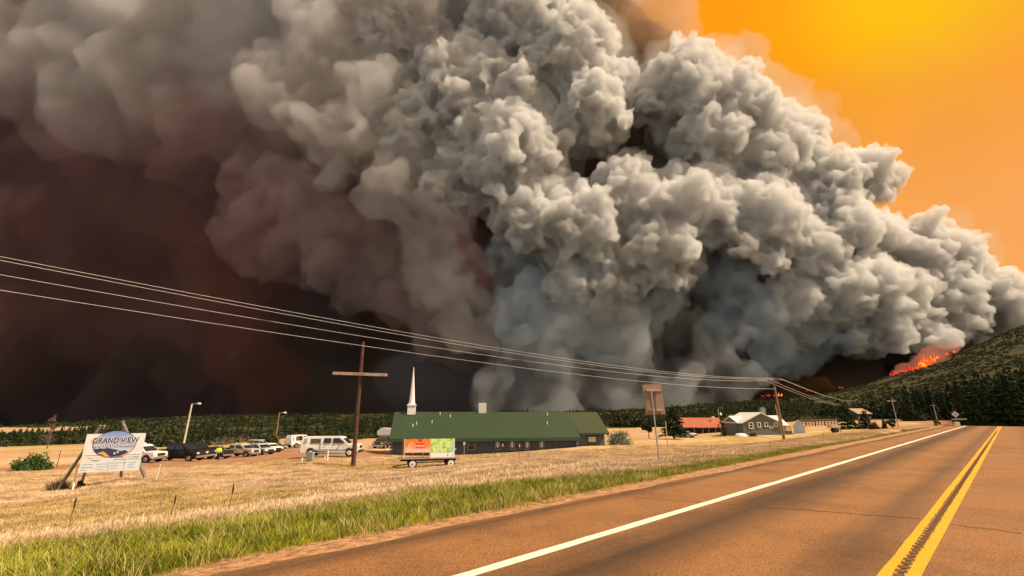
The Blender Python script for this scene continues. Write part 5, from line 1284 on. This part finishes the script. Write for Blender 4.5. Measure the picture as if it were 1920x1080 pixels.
# back of road sign
p = at(1237, 22); t_ = thing('road_sign', 'back of a tall brown road sign on a leaning steel post at the roadside', 'road sign', (p.x, p.y, p.z), 0)
H = ptop(p, 1224, 733); LNs = -.045
m_ = MB(); m_.tube([(0, 0, -.3), (LNs * H, 0, H)], [.035, .035], 8); m_.build('post', galv, t_)
zt, zbm = ptop(p, 1225, 721), ptop(p, 1232, 777); wS = .93
mat_s = mat('plywood_brown', (.36, .235, .155), .8, var=.12, scale=3); cx = LNs * H * .93 + .09
ym = .10; M_ = Matrix.Rotation(math.radians(-1), 3, 'Y')
m_ = MB(); m_.prism([(cx - .48, zt + .0), (cx + .42, zt + .03), (cx + .53, zbm + .02), (cx - .40, zbm - .02)], ym, ym + .03); m_.build('panel', mat_s, t_)
for zz, ww, dx_ in ((zt - .26, .62, .0), (zbm + .2, .28, -.12), (zbm + .2, .30, .24)):
    m_ = MB(); m_.box((cx + dx_, ym - .045, zz), (ww, .08, .11)); m_.build('bracket', mat('tan_bracket', (.52, .37, .25), .7), t_)
m_ = MB(); m_.box((cx + .05, ym - .02, (zt + zbm) / 2 - .04), (.10, .04, zt - zbm - .55)); m_.build('stiffener', mat('dull_brown', (.16, .12, .09), .7), t_)
m_ = MB(); m_.box((cx, ym - .01, zt - .33), (.9, .015, .025)); m_.build('seam', mat('dull_brown', (.16, .12, .09), .7), t_)
# posts beyond it
p = at(1252, 60); H = ptop(p, 1251, 790); t_ = thing('marker_post', 'thin pale wooden post in the grass right of the brown sign post', 'post', (p.x, p.y, p.z)); m_ = MB(); m_.tube([(0, 0, -.2), (-.03, 0, H)], .06, 7); m_.build('shaft', palew, t_)
m_ = MB(); m_.tube([(-.03, 0, H), (-.03, 0, H + .02)], .065, 7); m_.build('cap', palew, t_)
# small sign in front of church, and four thin rods
p = at(870, 55); H = ptop(p, 870, 829); t_ = thing('small_sign', 'small white square sign on a thin post in front of the church window', 'sign', (p.x, p.y, p.z)); m_ = MB(); m_.tube([(0, 0, -.1), (0, 0, H)], .03, 6); m_.build('post', galv, t_)
m_ = MB(); m_.box((0, -.04, H - .16), (.25, .03, .34)); m_.build('panel', mat('pale_blue_panel', (.55, .68, .74), .5), t_)
for i, (px, yt) in enumerate([(928, 843), (942, 834), (974, 835), (991, 848)]):
    p = at(px, 46); H = ptop(p, px, yt); t_ = thing('thin_stake', ['leftmost thin dark stake in the grass before the church windows', 'second thin stake with a pale tip before the church windows', 'third thin stake with a pale tip before the church windows', 'rightmost thin dark stake in the grass before the church windows'][i], 'stake', (p.x, p.y, p.z))
    m_ = MB(); m_.tube([(0, 0, -.1), (.02, 0, H)], .014, 5); m_.build('shaft', blk, t_)
    if i in (1, 2): m_ = MB(); m_.box((.02, 0, H - .05), (.08, .04, .22)); m_.build('tip', white_m, t_)
# utility box, bollards, rail by the pickup
p = at(581, 46.5); t_ = thing('utility_cabinet', 'grey green utility cabinet beside the rear wheel of the white pickup', 'cabinet', (p.x, p.y, p.z)); m_ = MB(); m_.box((0, 0, .42), (.62, .5, .85)); m_.build('case', mat('grey_green_box', (.26, .33, .31), .6), t_, bevel=.02)
m_ = MB(); m_.box((0, -.26, .45), (.5, .02, .65)); m_.build('door', mat('grey_green_door', (.22, .29, .28), .6), t_)
for i, (px, h) in enumerate([(566, .35), (609, .45), (613.5, .95)]):
    p = at(px, 46); t_ = thing('white_post', ['short white post left of the grey green cabinet', 'short white post beside the taller one below the pickup', 'tall white post below the middle of the white pickup'][i], 'post', (p.x, p.y, p.z)); m_ = MB(); m_.tube([(0, 0, -.1), (0, 0, h)], .075, 8); m_.build('shaft', white_m, t_)
    m_ = MB(); m_.disc((0, 0, h + .015), (0, 0, 1), .08, .03, 8); m_.build('cap', white_m, t_)
p = at(584, 45.5); q = at(660, 47.5); t_ = thing('pipe_railing', 'low pale pipe railing in front of the white pickup', 'railing', (p.x, p.y, p.z)); d_ = q - p
for k, u in enumerate((0, .14, .58, .67, .76, 1.0)):
    m_ = MB(); m_.tube([(d_.x * u, d_.y * u, d_.z * u - .1), (d_.x * u, d_.y * u, d_.z * u + .85)], .022, 6); m_.build('post', galv, t_)
m_ = MB(); m_.tube([(0, 0, .84), (d_.x, d_.y, d_.z + .84)], .02, 6); m_.build('top_rail', galv, t_)
p = at(106, 48); H = ptop(p, 107, 845); t_ = thing('thin_post', 'thin dark fence post right of the dense green bush at the left', 'post', (p.x, p.y, p.z)); m_ = MB(); m_.tube([(0, 0, -.1), (.05, 0, H)], .03, 6); m_.build('shaft', creo, t_)
# diamond road sign
p = at(1796, 108); t_ = thing('road_sign', 'white diamond road sign on a post beside the road crest', 'road sign', (p.x, p.y, p.z), math.radians(-20)); H = max(1.2, ptop(p, 1796, 776))
m_ = MB(); m_.tube([(0, 0, -.5), (0, 0, H)], .05, 6); m_.build('post', galv, t_)
m_ = MB(); r_ = .72; m_.prism([(0, H + r_ - .1), (r_, H - .1), (0, H - r_ - .1), (-r_, H - .1)], -.1, -.07); m_.build('panel', mat('pale_sign_face', (.80, .76, .74), .5, var=.02), t_)
m_ = MB(); m_.bar((-.05, -.115, H - .35), (.12, -.115, H + .0), .10, .02, up=(0, 1, 0)); m_.bar((.12, -.115, H), (-.1, -.115, H + .15), .10, .02, up=(0, 1, 0)); m_.build('arrow', blk, t_)
p = at(1796, 100); t_ = thing('concrete_headwall', 'pale low culvert wall under the diamond road sign', 'culvert', (p.x, p.y, p.z), math.radians(-8)); m_ = MB(); m_.box((.6, 0, ptop(p, 1796, 785) - .1), (2.6, .3, .12)); m_.box((0, .1, .2), (.9, .4, max(.6, ptop(p, 1796, 786)))); m_.build('wall', mat('pale_concrete', (.62, .55, .44), .8), t_)

# ---------------------------------------------------------------- white painted sign
p = at(200, 30.5)
logm = mat('grey_log', (.20, .17, .155), .9, var=.25, scale=4, bump=.5)
sg = thing('church_sign', 'big white painted church sign with oval mural on crossed log frames', 'sign', (p.x, p.y, p.z), math.radians(22))
bz0 = ptop(p, 200, 884); bz1 = ptop(p, 205, 813); bw = 3.13; zs = bz0 + (bz1 - bz0) * .33
def board_pt(u, v_): return (-bw / 2 + u * bw + (v_ - .5) * .03, 0.0, bz0 + v_ * (bz1 - bz0) + (u - .5) * .02)
sgw = mat('sign_white', (.80, .80, .80), .5, var=.04, scale=3)
def panel(name, v0, v1, m, y=0.0, parent=None):
    q = [board_pt(0, v0), board_pt(1, v0), board_pt(1, v1), board_pt(0, v1)]
    m_ = MB(); m_.add([(a, y, c) for a, b, c in q] + [(a, y + .04, c) for a, b, c in q], [(0, 1, 2, 3), (7, 6, 5, 4), (0, 4, 5, 1), (1, 5, 6, 2), (2, 6, 7, 3), (3, 7, 4, 0)])
    return m_.build(name, m, parent or sg)
upb = panel('upper_panel', .375, 1, sgw); lob = panel('lower_panel', 0, .355, mat('sign_cool_white', (.72, .78, .82), .5, var=.04, scale=3))
# log A-frames
SGI = (Matrix.Translation(sg.location) @ Matrix.Rotation(math.radians(22), 4, 'Z')).inverted()
def sl_(px, py, Z): return SGI @ Vector(P3(px, py, Z))
def foot(px, Z):
    q = at(px, Z); return SGI @ Vector((q.x, q.y, q.z - .15))
apL, apR = sl_(188, 799, 31.3), sl_(230, 791, 32.3)
for ap, ft, r_ in ((apL, foot(105, 30.2), .10), (apL, foot(152, 33.5), .085), (apR, foot(277, 31.2), .12), (apR, foot(228, 34.0), .09)):
    d_ = (ft - ap); m_ = MB(); m_.tube([ft, ap - d_ * .01], [r_, r_ * .8], 10); m_.build('log_leg', logm, sg)
m_ = MB(); m_.tube([foot(136, 30.0), sl_(142, 888, 30.4), sl_(145, 872, 30.7)], [.055, .05, .04], 7); m_.build('log_leg', white_m, sg)
def bpt(u, v_, y): q = board_pt(u, v_); return (q[0], y, q[2])
def poly_on(name, uvs, y, m, parent):
    m_ = MB(); n = len(uvs); m_.add([bpt(u, v_, y) for u, v_ in uvs], [tuple(range(n))]); return m_.build(name, m, parent)
cu, cv_ = .50, .72; ru, rv = .36, .345
E_ = [(cu + ru * math.cos(a), cv_ + rv * math.sin(a)) for a in np.linspace(0, 2 * math.pi, 48, endpoint=False)]
E2 = [(cu + ru * 1.025 * math.cos(a), cv_ + rv * 1.035 * math.sin(a)) for a in np.linspace(0, 2 * math.pi, 48, endpoint=False)]
m_ = MB(); n = 48; m_.add([bpt(u, v_, -.010) for u, v_ in E2] + [bpt(u, v_, .01) for u, v_ in E2], [tuple(range(n))] + [(i, (i + 1) % n, (i + 1) % n + n, i + n) for i in range(n)]); m_.build('mural_border', mat('mural_dark', (.03, .035, .08), .6), upb)
# mural sky: pale blue fading by painted bands
def lens(v0, v1, y, c, nm):
    pts_ = [(u, v_) for u, v_ in E_]
    out = []
    for u, v_ in [(cu + ru * math.cos(a), cv_ + rv * math.sin(a)) for a in np.linspace(0, 2 * math.pi, 160, endpoint=False)]:
        out.append((u, min(max(v_, v0), v1)))
    return poly_on(nm, out, y, c, upb)
ms = bpy.data.materials.new('mural_sky'); t = nodes_of(ms); b = t.nodes['Principled BSDF']; b.inputs['Roughness'].default_value = .5
tcn = t.nodes.new('ShaderNodeTexCoord'); sx3 = t.nodes.new('ShaderNodeSeparateXYZ'); t.links.new(tcn.outputs['Object'], sx3.inputs[0])
mr = t.nodes.new('ShaderNodeMapRange'); mr.inputs['From Min'].default_value = zs + .3; mr.inputs['From Max'].default_value = bz1 + .1; t.links.new(sx3.outputs[2], mr.inputs[0])
t.links.new(rampc(mr.outputs[0], [(0, (.62, .66, .82)), (1, (.22, .33, .72))]), b.inputs['Base Color'])
poly_on('mural_sky', E_, -.016, ms, upb)
mtn = [(.165, .62), (.22, .60), (.27, .62), (.32, .605), (.40, .62), (.47, .60), (.55, .57), (.62, .53), (.70, .555), (.76, .50), (.72, .45), (.63, .405), (.5, .38), (.38, .40), (.28, .45), (.2, .52)]
poly_on('mural_mountain', mtn, -.020, mat('mural_navy', (.035, .04, .10), .6, var=.3, scale=6), upb)
poly_on('mural_field', [(.25, .50), (.34, .53), (.42, .44), (.46, .40), (.38, .395), (.34, .45), (.26, .475)], -.024, mat('mural_yellow', (.80, .42, .03), .6), upb)
poly_on('mural_field', [(.62, .395), (.69, .44), (.76, .50), (.80, .50), (.74, .45), (.68, .395)], -.024, mat('mural_yellow', (.80, .42, .03), .6), upb)
for u, v_ in ((.53, .47), (.58, .50)):
    poly_on('mural_lake', [(u - .018, v_ - .02), (u + .018, v_ - .02), (u + .012, v_ + .03), (u - .012, v_ + .03)], -.024, mat('mural_pale', (.7, .72, .8), .6), upb)
def text(s_, u, v_, size, m, y, parent, name='lettering', shear=0.0, ext=.004, width=None, bold=0.012):
    cdat = bpy.data.curves.new(name, 'FONT'); cdat.body = s_; cdat.size = size; cdat.extrude = ext; cdat.align_x = 'LEFT'; cdat.shear = shear; cdat.offset = bold
    o = bpy.data.objects.new(name, cdat); COL.objects.link(o)
    dg = bpy.context.evaluated_depsgraph_get(); m2 = bpy.data.meshes.new_from_object(o.evaluated_get(dg)); bpy.data.objects.remove(o)
    o = bpy.data.objects.new(name, m2); COL.objects.link(o); m2.materials.clear(); m2.materials.append(m); o.parent = parent
    xs = [q.co.x for q in m2.vertices]; wdt = max(xs) - min(xs)
    k = (width / wdt) if width else 1.0
    pos = bpt(u, v_, y) if isinstance(u, float) else u
    o.matrix_local = Matrix.Translation(pos) @ Matrix.Rotation(math.pi / 2, 4, 'X') @ Matrix.Diagonal((k, 1, 1, 1))
    return o
letter_d = mat('lettering_dark', (.03, .028, .04), .6, var=0); letter_w = mat('lettering_white', (.80, .80, .82), .6, var=0)
text('GRAND', .115, .765, .46, letter_w, -.030, upb, width=1.36, bold=.03); text('VIEW', .585, .765, .46, letter_w, -.030, upb, width=1.02, bold=.03)
text('GRAND', .12, .765, .45, letter_d, -.036, upb, width=1.34, bold=.006); text('VIEW', .59, .765, .45, letter_d, -.036, upb, width=1.00, bold=.006)
text('BAPTIST CHURCH', .155, .655, .27, mat('lettering_blue', (.16, .24, .50), .6, var=0), -.030, upb, width=2.20, bold=.016); text('BAPTIST CHURCH', .16, .657, .26, letter_w, -.036, upb, width=2.16, bold=.004)
gl = mat('print_blue_grey', (.24, .30, .42), .6, var=0)
m_ = MB(); m_.box((bpt(.5, .43, 0)[0], -.004, bpt(.5, .43, 0)[2]), (bw * .94, .008, .03)); m_.build('painted_line', gl, upb)
g = random.Random(4); m_ = MB()
def dash(u, v_, w, h=.045):
    x = bpt(u, v_, 0); k = 0
    while k < w:
        l = g.uniform(.035, .085); m_.box((x[0] + k + l / 2, -.004, x[2] + g.uniform(-.006, .006)), (l, .008, h * g.uniform(.6, 1))); k += l + .025
for u0, rows in ((.03, ((.20, .55), (.13, .5), (.06, .3))), (.27, ((.20, .5), (.13, .6), (.06, .35))), (.50, ((.22, .7), (.15, .4), (.08, .45))), (.80, ((.22, .35), (.16, .32), (.09, .35)))):
    for v_, w in rows: dash(u0, v_, w)
dash(.16, .30, .45, .08); dash(.53, .31, .65, .06); dash(.79, .315, .55, .05)
tag(m_.build('small_print', gl, lob), kind='stuff')
m_ = MB()
for u in (.465, .735): m_.box((bpt(u, .13, 0)[0], -.004, bpt(u, .14, 0)[2]), (.02, .008, .55))
m_.build('column_rule', gl, lob)
# stones, slab and stakes near it
stone_m = mat('tan_stone', (.46, .33, .23), .9, var=.2, scale=5, bump=.5)
def rock(px, Z, sx_, sy_, sz_, seed, label):
    p = at(px, Z); v, f = ico(2); g = np.random.default_rng(seed); v = np.sign(v) * np.abs(v) ** .7; v = v * np.array([sx_, sy_, sz_]) * (1 + .18 * (vnoise(v * 1.7 + seed, seed)[:, None]))
    me = mesh_np('stone', v, f); me.materials.append(stone_m); o = bpy.data.objects.new('stone', me); COL.objects.link(o); o.location = (p.x, p.y, p.z + sz_ * .35); o.rotation_euler = (0, 0, g.uniform(-.3, .3)); tag(o, label, 'stone')
rock(230, 30, .48, .22, .11, 1, 'flat tan stone slab on the ground below the right part of the white sign')
rock(258, 31.5, .40, .25, .07, 2, 'low brown stone between the slab and the right log leg'); rock(272, 31, .11, .1, .10, 3, 'small pale stone at the foot of the right log leg')
rock(114, 29.3, .14, .12, .08, 4, 'small pale stone in front of the dry twiggy bush'); rock(186, 30, .3, .15, .05, 5, 'flat low stone left of the tan slab'); rock(155, 29.5, .13, .1, .06, 6, 'small stone just right of the white slanted leg')
for i, (px, h, ln, lb_) in enumerate([(292, .95, .12, 'slanting white stake right of the white sign'), (295, 1.25, .22, 'longer stake with a dark tip right of the white sign')]):
    p = at(px, 31); t_ = thing('survey_stake', lb_, 'stake', (p.x, p.y, p.z)); m_ = MB(); m_.bar((0, 0, -.1), (ln * h, 0, h), .05, .02); m_.build('shaft', white_m if i == 0 else palew, t_)
    m_ = MB(); m_.bar((ln * h, 0, h), (ln * h * 1.15, 0, h * 1.08), .06, .03); m_.build('tip', white_m if i == 0 else blk, t_)

# ---------------------------------------------------------------- hay wagon with banner frame
p = at(802, 41.0); wg = thing('hay_wagon', 'flatbed farm wagon with white wheels parked before the church', 'wagon', (p.x, p.y, p.z), math.radians(14))
iron = mat('black_iron', (.018, .016, .015), .7, var=.2)
dz = ptop(p, 800, 858) ; wl = 4.9
for k in range(9):
    m_ = MB(); m_.box((.05, -.95 + k * .238, dz), (wl + (.25 if k % 3 == 0 else 0), .225, .05)); m_.build('deck_plank', mat('deck_wood', (.30, .215, .14), .9, var=.25, scale=3), wg)
m_ = MB()
for y in (-.5, .5): m_.box((0, y, dz - .12), (wl * .95, .12, .18))
for x in (-1.9, -.9, .2, 1.2, 2.1): m_.box((x, 0, dz - .07), (.1, 2.0, .09))
m_.build('bed_frame', iron, wg)
wr2 = .37
for x in (-1.35, 1.85):
    m_ = MB(); m_.bar((x, -.85, wr2), (x, .85, wr2), .09); m_.box((x, 0, wr2 + .18), (.18, 1.0, .26)); m_.build('axle', iron, wg)
    for s_ in (-1, 1):
        m_ = MB(); m_.disc((x, s_ * .88, wr2), (0, 1, 0), wr2, .2, 20); w_ = m_.build('wheel', tyre_m, wg, bevel=.02)
        m_ = MB(); m_.disc((x, s_ * 1.0, wr2), (0, s_, 0), wr2 * .70, .05, 16, r2=wr2 * .64); m_.build('rim', rim_w if s_ < 0 else blk, w_)
        m_ = MB(); m_.disc((x, s_ * 1.035, wr2), (0, s_, 0), .06, .04, 8); m_.build('hub', blk, w_)
m_ = MB(); m_.bar((-1.3, 0, wr2 + .05), (1.8, 0, wr2 + .05), .09); m_.bar((-1.4, 0, .35), (-2.9, -.1, .15), .07); m_.build('reach_pole', iron, wg)
# banner board on it
bz = dz + .03; bh = ptop(p, 800, 822) - bz
bn = thing('banner_board', 'orange and green banner board on a timber frame standing on the wagon', 'banner', (p.x, p.y, p.z + bz), math.radians(14))
bx0, bx1 = -2.05, 2.15; split = .10
tilt = .16
tim_o = mat('orange_timber', (.55, .24, .08), .8, var=.15); tim_w = mat('pale_timber', (.68, .58, .46), .8, var=.1)
for x, m in ((bx0, tim_w), (split, tim_w), (bx1, white_m)):
    m_ = MB(); m_.bar((x, -.55, 0), (x, -.55 + tilt, bh), .07, .05); m_.build('front_strut', m, bn)
for x, m in ((bx0 - .15, tim_o), (-1.3, tim_w), (-.4, tim_w), (bx1 - .1, tim_o)):
    m_ = MB(); m_.bar((x, .6, 0), (x + .05, -.55 + tilt + .05, bh), .07, .05); m_.build('rear_strut', m, bn)
def yz(z): return -.55 + tilt * z / bh - .045
def bpan(name, x0, x1, z0, z1, m, o=0.0, par=None):
    m_ = MB(); m_.add([(x0, yz(z0) - o, z0), (x1, yz(z0) - o, z0), (x1, yz(z1) - o, z1), (x0, yz(z1) - o, z1), (x0, yz(z0) + .025 - o, z0), (x1, yz(z0) + .025 - o, z0), (x1, yz(z1) + .025 - o, z1), (x0, yz(z1) + .025 - o, z1)], [(0, 1, 2, 3), (7, 6, 5, 4), (0, 4, 5, 1), (1, 5, 6, 2), (2, 6, 7, 3), (3, 7, 4, 0)]); return m_.build(name, m, par or bn)
def bmat(name, stops, scale, axis=2, lo=0, hi=1, nz=.25):
    m = bpy.data.materials.new(name); global t; t = nodes_of(m); b = t.nodes['Principled BSDF']; b.inputs['Roughness'].default_value = .5
    tc_ = t.nodes.new('ShaderNodeTexCoord'); sp_ = t.nodes.new('ShaderNodeSeparateXYZ'); t.links.new(tc_.outputs['Object'], sp_.inputs[0])
    n_2 = t.nodes.new('ShaderNodeTexNoise'); n_2.inputs['Scale'].default_value = scale; n_2.inputs['Detail'].default_value = 3; t.links.new(tc_.outputs['Object'], n_2.inputs['Vector'])
    mr_ = t.nodes.new('ShaderNodeMapRange'); mr_.inputs['From Min'].default_value = lo; mr_.inputs['From Max'].default_value = hi; t.links.new(sp_.outputs[axis], mr_.inputs[0])
    x = math_('ADD', mr_.outputs[0], math_('MULTIPLY', math_('SUBTRACT', n_2.outputs['Fac'], .5), nz)); t.links.new(rampc(x, stops), b.inputs['Base Color']); return m
om = bmat('banner_orange', [(0, (.85, .42, .18)), (.08, (.85, .50, .28)), (.18, (.85, .50, .42)), (.42, (.85, .30, .12)), (.55, (.88, .20, .025)), (1, (.85, .19, .02))], 2.2, 2, bh * .26, bh)
gm2 = bmat('banner_green', [(.30, (.10, .28, .02)), (.40, (.35, .60, .04)), (.55, (.62, .74, .30)), (.75, (.70, .80, .45))], 3.4, 0, -200, 200, 1.0)
orp = bpan('orange_panel', bx0 + .05, split - .02, bh * .28, bh * .98, om); grp_ = bpan('green_panel', split + .03, bx1 - .05, bh * .27, bh * .99, gm2)
whp = bpan('white_panel', split + .05, bx1 - .05, .02, bh * .26, white_m)
tqm = mat('banner_turquoise', (.30, .62, .50), .5); m_ = MB(); m_.add([(bx1 - .50, yz(bh * .28) - .006, bh * .28), (bx1 - .06, yz(bh * .28) - .006, bh * .28), (bx1 - .06, yz(bh * .9) - .006, bh * .9)], [(0, 1, 2)]); m_.build('corner_print', tqm, grp_)
mg = mat('banner_magenta', (.55, .02, .10), .5, var=0); pk_ = mat('banner_pink', (.85, .62, .66), .5, var=0)
def strokes(par, m, items, name):
    m_ = MB()
    for x, z, l, a, w in items:
        m_.bar((x - math.cos(a) * l / 2, yz(z) - .012, z - math.sin(a) * l / 2), (x + math.cos(a) * l / 2, yz(z) - .012, z + math.sin(a) * l / 2), .012, w, up=(0, 1, 0)) if False else m_.add([(x - math.cos(a) * l / 2 + math.sin(a) * w / 2, yz(z) - .012, z - math.sin(a) * l / 2 - math.cos(a) * w / 2), (x + math.cos(a) * l / 2 + math.sin(a) * w / 2, yz(z) - .012, z + math.sin(a) * l / 2 - math.cos(a) * w / 2), (x + math.cos(a) * l / 2 - math.sin(a) * w / 2, yz(z) - .012, z + math.sin(a) * l / 2 + math.cos(a) * w / 2), (x - math.cos(a) * l / 2 - math.sin(a) * w / 2, yz(z) - .012, z - math.sin(a) * l / 2 + math.cos(a) * w / 2)], [(0, 1, 2, 3)])
    tag(m_.build(name, m, par), kind='stuff')
g = random.Random(3)
it = [(-.75, bh * .93, .28, 0, .10), (-.75, bh * .88, .34, 0, .05)]
for k in range(7): it.append((-1.06 + k * .105, bh * .73, .17, 1.2 if k % 2 else 1.7, .055))
for k in range(8): it.append((-1.12 + k * .11, bh * .535, .15, .6 + .9 * (k % 3), .055))
strokes(orp, mg, it, 'magenta_lettering')
it = [(-.75, bh * .64, .8, 0, .05), (-1.7, bh * .6, .5, 1.35, .10), (-1.55, bh * .66, .45, 1.2, .08), (-1.62, bh * .42, .36, 0, .13), (-1.45, bh * .78, .22, 0, .05), (-1.35, bh * .68, .2, 1.5, .05), (-1.78, bh * .45, .3, 2.2, .06), (-.75, bh * .455, .7, -.1, .04)]
strokes(orp, pk_, it, 'pink_lettering')
strokes(whp, mat('dark_print', (.12, .03, .05), .5), [(1.60, bh * .13, .26, 1.35, .05), (2.0, bh * .10, .16, 1.35, .04)], 'dark_strokes')

# ---------------------------------------------------------------- flames on the ridge
fl = bpy.data.materials.new('flame'); t = nodes_of(fl); t.nodes.clear(); em_ = t.nodes.new('ShaderNodeEmission'); ou = t.nodes.new('ShaderNodeOutputMaterial'); t.links.new(em_.outputs[0], ou.inputs[0])
geo = t.nodes.new('ShaderNodeNewGeometry'); tcf = t.nodes.new('ShaderNodeTexCoord')
nf = t.nodes.new('ShaderNodeTexNoise'); nf.inputs['Scale'].default_value = .12; nf.inputs['Detail'].default_value = 4; t.links.new(geo.outputs['Position'], nf.inputs['Vector'])
t.links.new(rampc(nf.outputs['Fac'], [(.35, (.85, .03, .008)), (.5, (1, .13, .012)), (.62, (1, .33, .03)), (.75, (1, .62, .12))]), em_.inputs['Color']); em_.inputs['Strength'].default_value = 1.15
flr = fl.copy(); flr.name = 'flame_red'
for n__ in flr.node_tree.nodes:
    if n__.type == 'VALTORGB':
        for e_, c_ in zip(n__.color_ramp.elements, ((.35, .01, .015), (.7, .03, .02), (.9, .08, .03), (1, .2, .06))): e_.color = (*c_, 1)
FL = [(1733, 684, 10, 24, 860), (1728, 686, 8, 17, 860), (1742, 680, 8, 20, 862), (1750, 675, 6, 15, 865), (1719, 690, 5, 9, 860), (1758, 671, 4, 9, 870), (1775, 664, 3, 6, 880), (1789, 660, 2.5, 6, 880)]
FR = [(1708, 694, 8, 9, 870), (1696, 696, 8, 7, 880), (1682, 700, 7, 8, 885), (1673, 703, 6, 7, 890), (1440, 742, 5, 4, 1330), (1453, 742, 4, 3.5, 1330), (1430, 743, 2.5, 2.5, 1330), (1513, 733, 2.5, 2.5, 1250), (1577, 727, 5, 2.5, 1200), (1601, 727, 4, 2.2, 1190)]
FO = [(1463, 741, 5, 8, 1325), (1458, 741, 3, 5, 1325)]
def flame(px, py, wpx, hpx, Z, m, lab, grp):
    p = P3(px, py, Z); k = Z / FPX; t_ = thing('flame', lab, 'fire', (p[0], p[1], p[2]), 0, grp)
    g = random.Random(int(px)); nt = max(2, int(wpx / 2.2))
    for q in range(nt):
        x = (q / max(1, nt - 1) - .5) * wpx * k; h = hpx * k * g.uniform(.5, 1) * (1 - .5 * abs(q / max(1, nt - 1) - .5)); w = wpx * k / nt * .8
        mb = MB(); sw = g.uniform(-.35, .5) * w
        mb.tube([(x, q % 2 * w * .6, -h * .35), (x + sw * .3, 0, h * .1), (x + sw, 0, h * .5), (x + sw * .4, 0, h * .8), (x + sw * 1.6 + w * .3, 0, h * 1.1)], [w * .5, w * .75, w * .5, w * .28, w * .03], 7)
        mb.build('flame_tongue', m, t_)
LF = ['tallest bright orange flame at the middle of the ridge fire', 'bright flame just left of the tallest one on the ridge', 'bright flame just right of the tallest one on the ridge', 'shorter flame second to the right of the tallest on the ridge', 'low orange flame at the left end of the bright ridge fire', 'small flame at the right end of the bright ridge fire', 'tiny separate flame on the ridge above the bright fire', 'tiniest topmost flame dot far up the ridge']
for a, l_ in zip(FL, LF): flame(*a, fl, l_, 'bright flames on the hill ridge')
LR = ['dull red flame touching the left side of the bright ridge fire', 'second dull red flame left of the bright ridge fire', 'third dull red flame left of the bright ridge fire', 'lowest dull red flame at the left end of the ridge fire', 'red flame just left of the utility pole top half', 'small red flame between the leftmost one and the utility pole', 'leftmost tiny red flame left of the utility pole', 'faint red dot right of the utility pole below the wires', 'flat red glow line on the dark slope right of the wires', 'small red glow dot right of the flat glow line']
for a, l_ in zip(FR, LR): flame(*a, flr, l_, 'dull red flames along the fire front')
for a, l_ in zip(FO, ['orange flame seen just right of the utility pole low on the ridge', 'lower orange flame half behind the utility pole']): flame(*a, fl, l_, 'orange flames behind the utility pole')
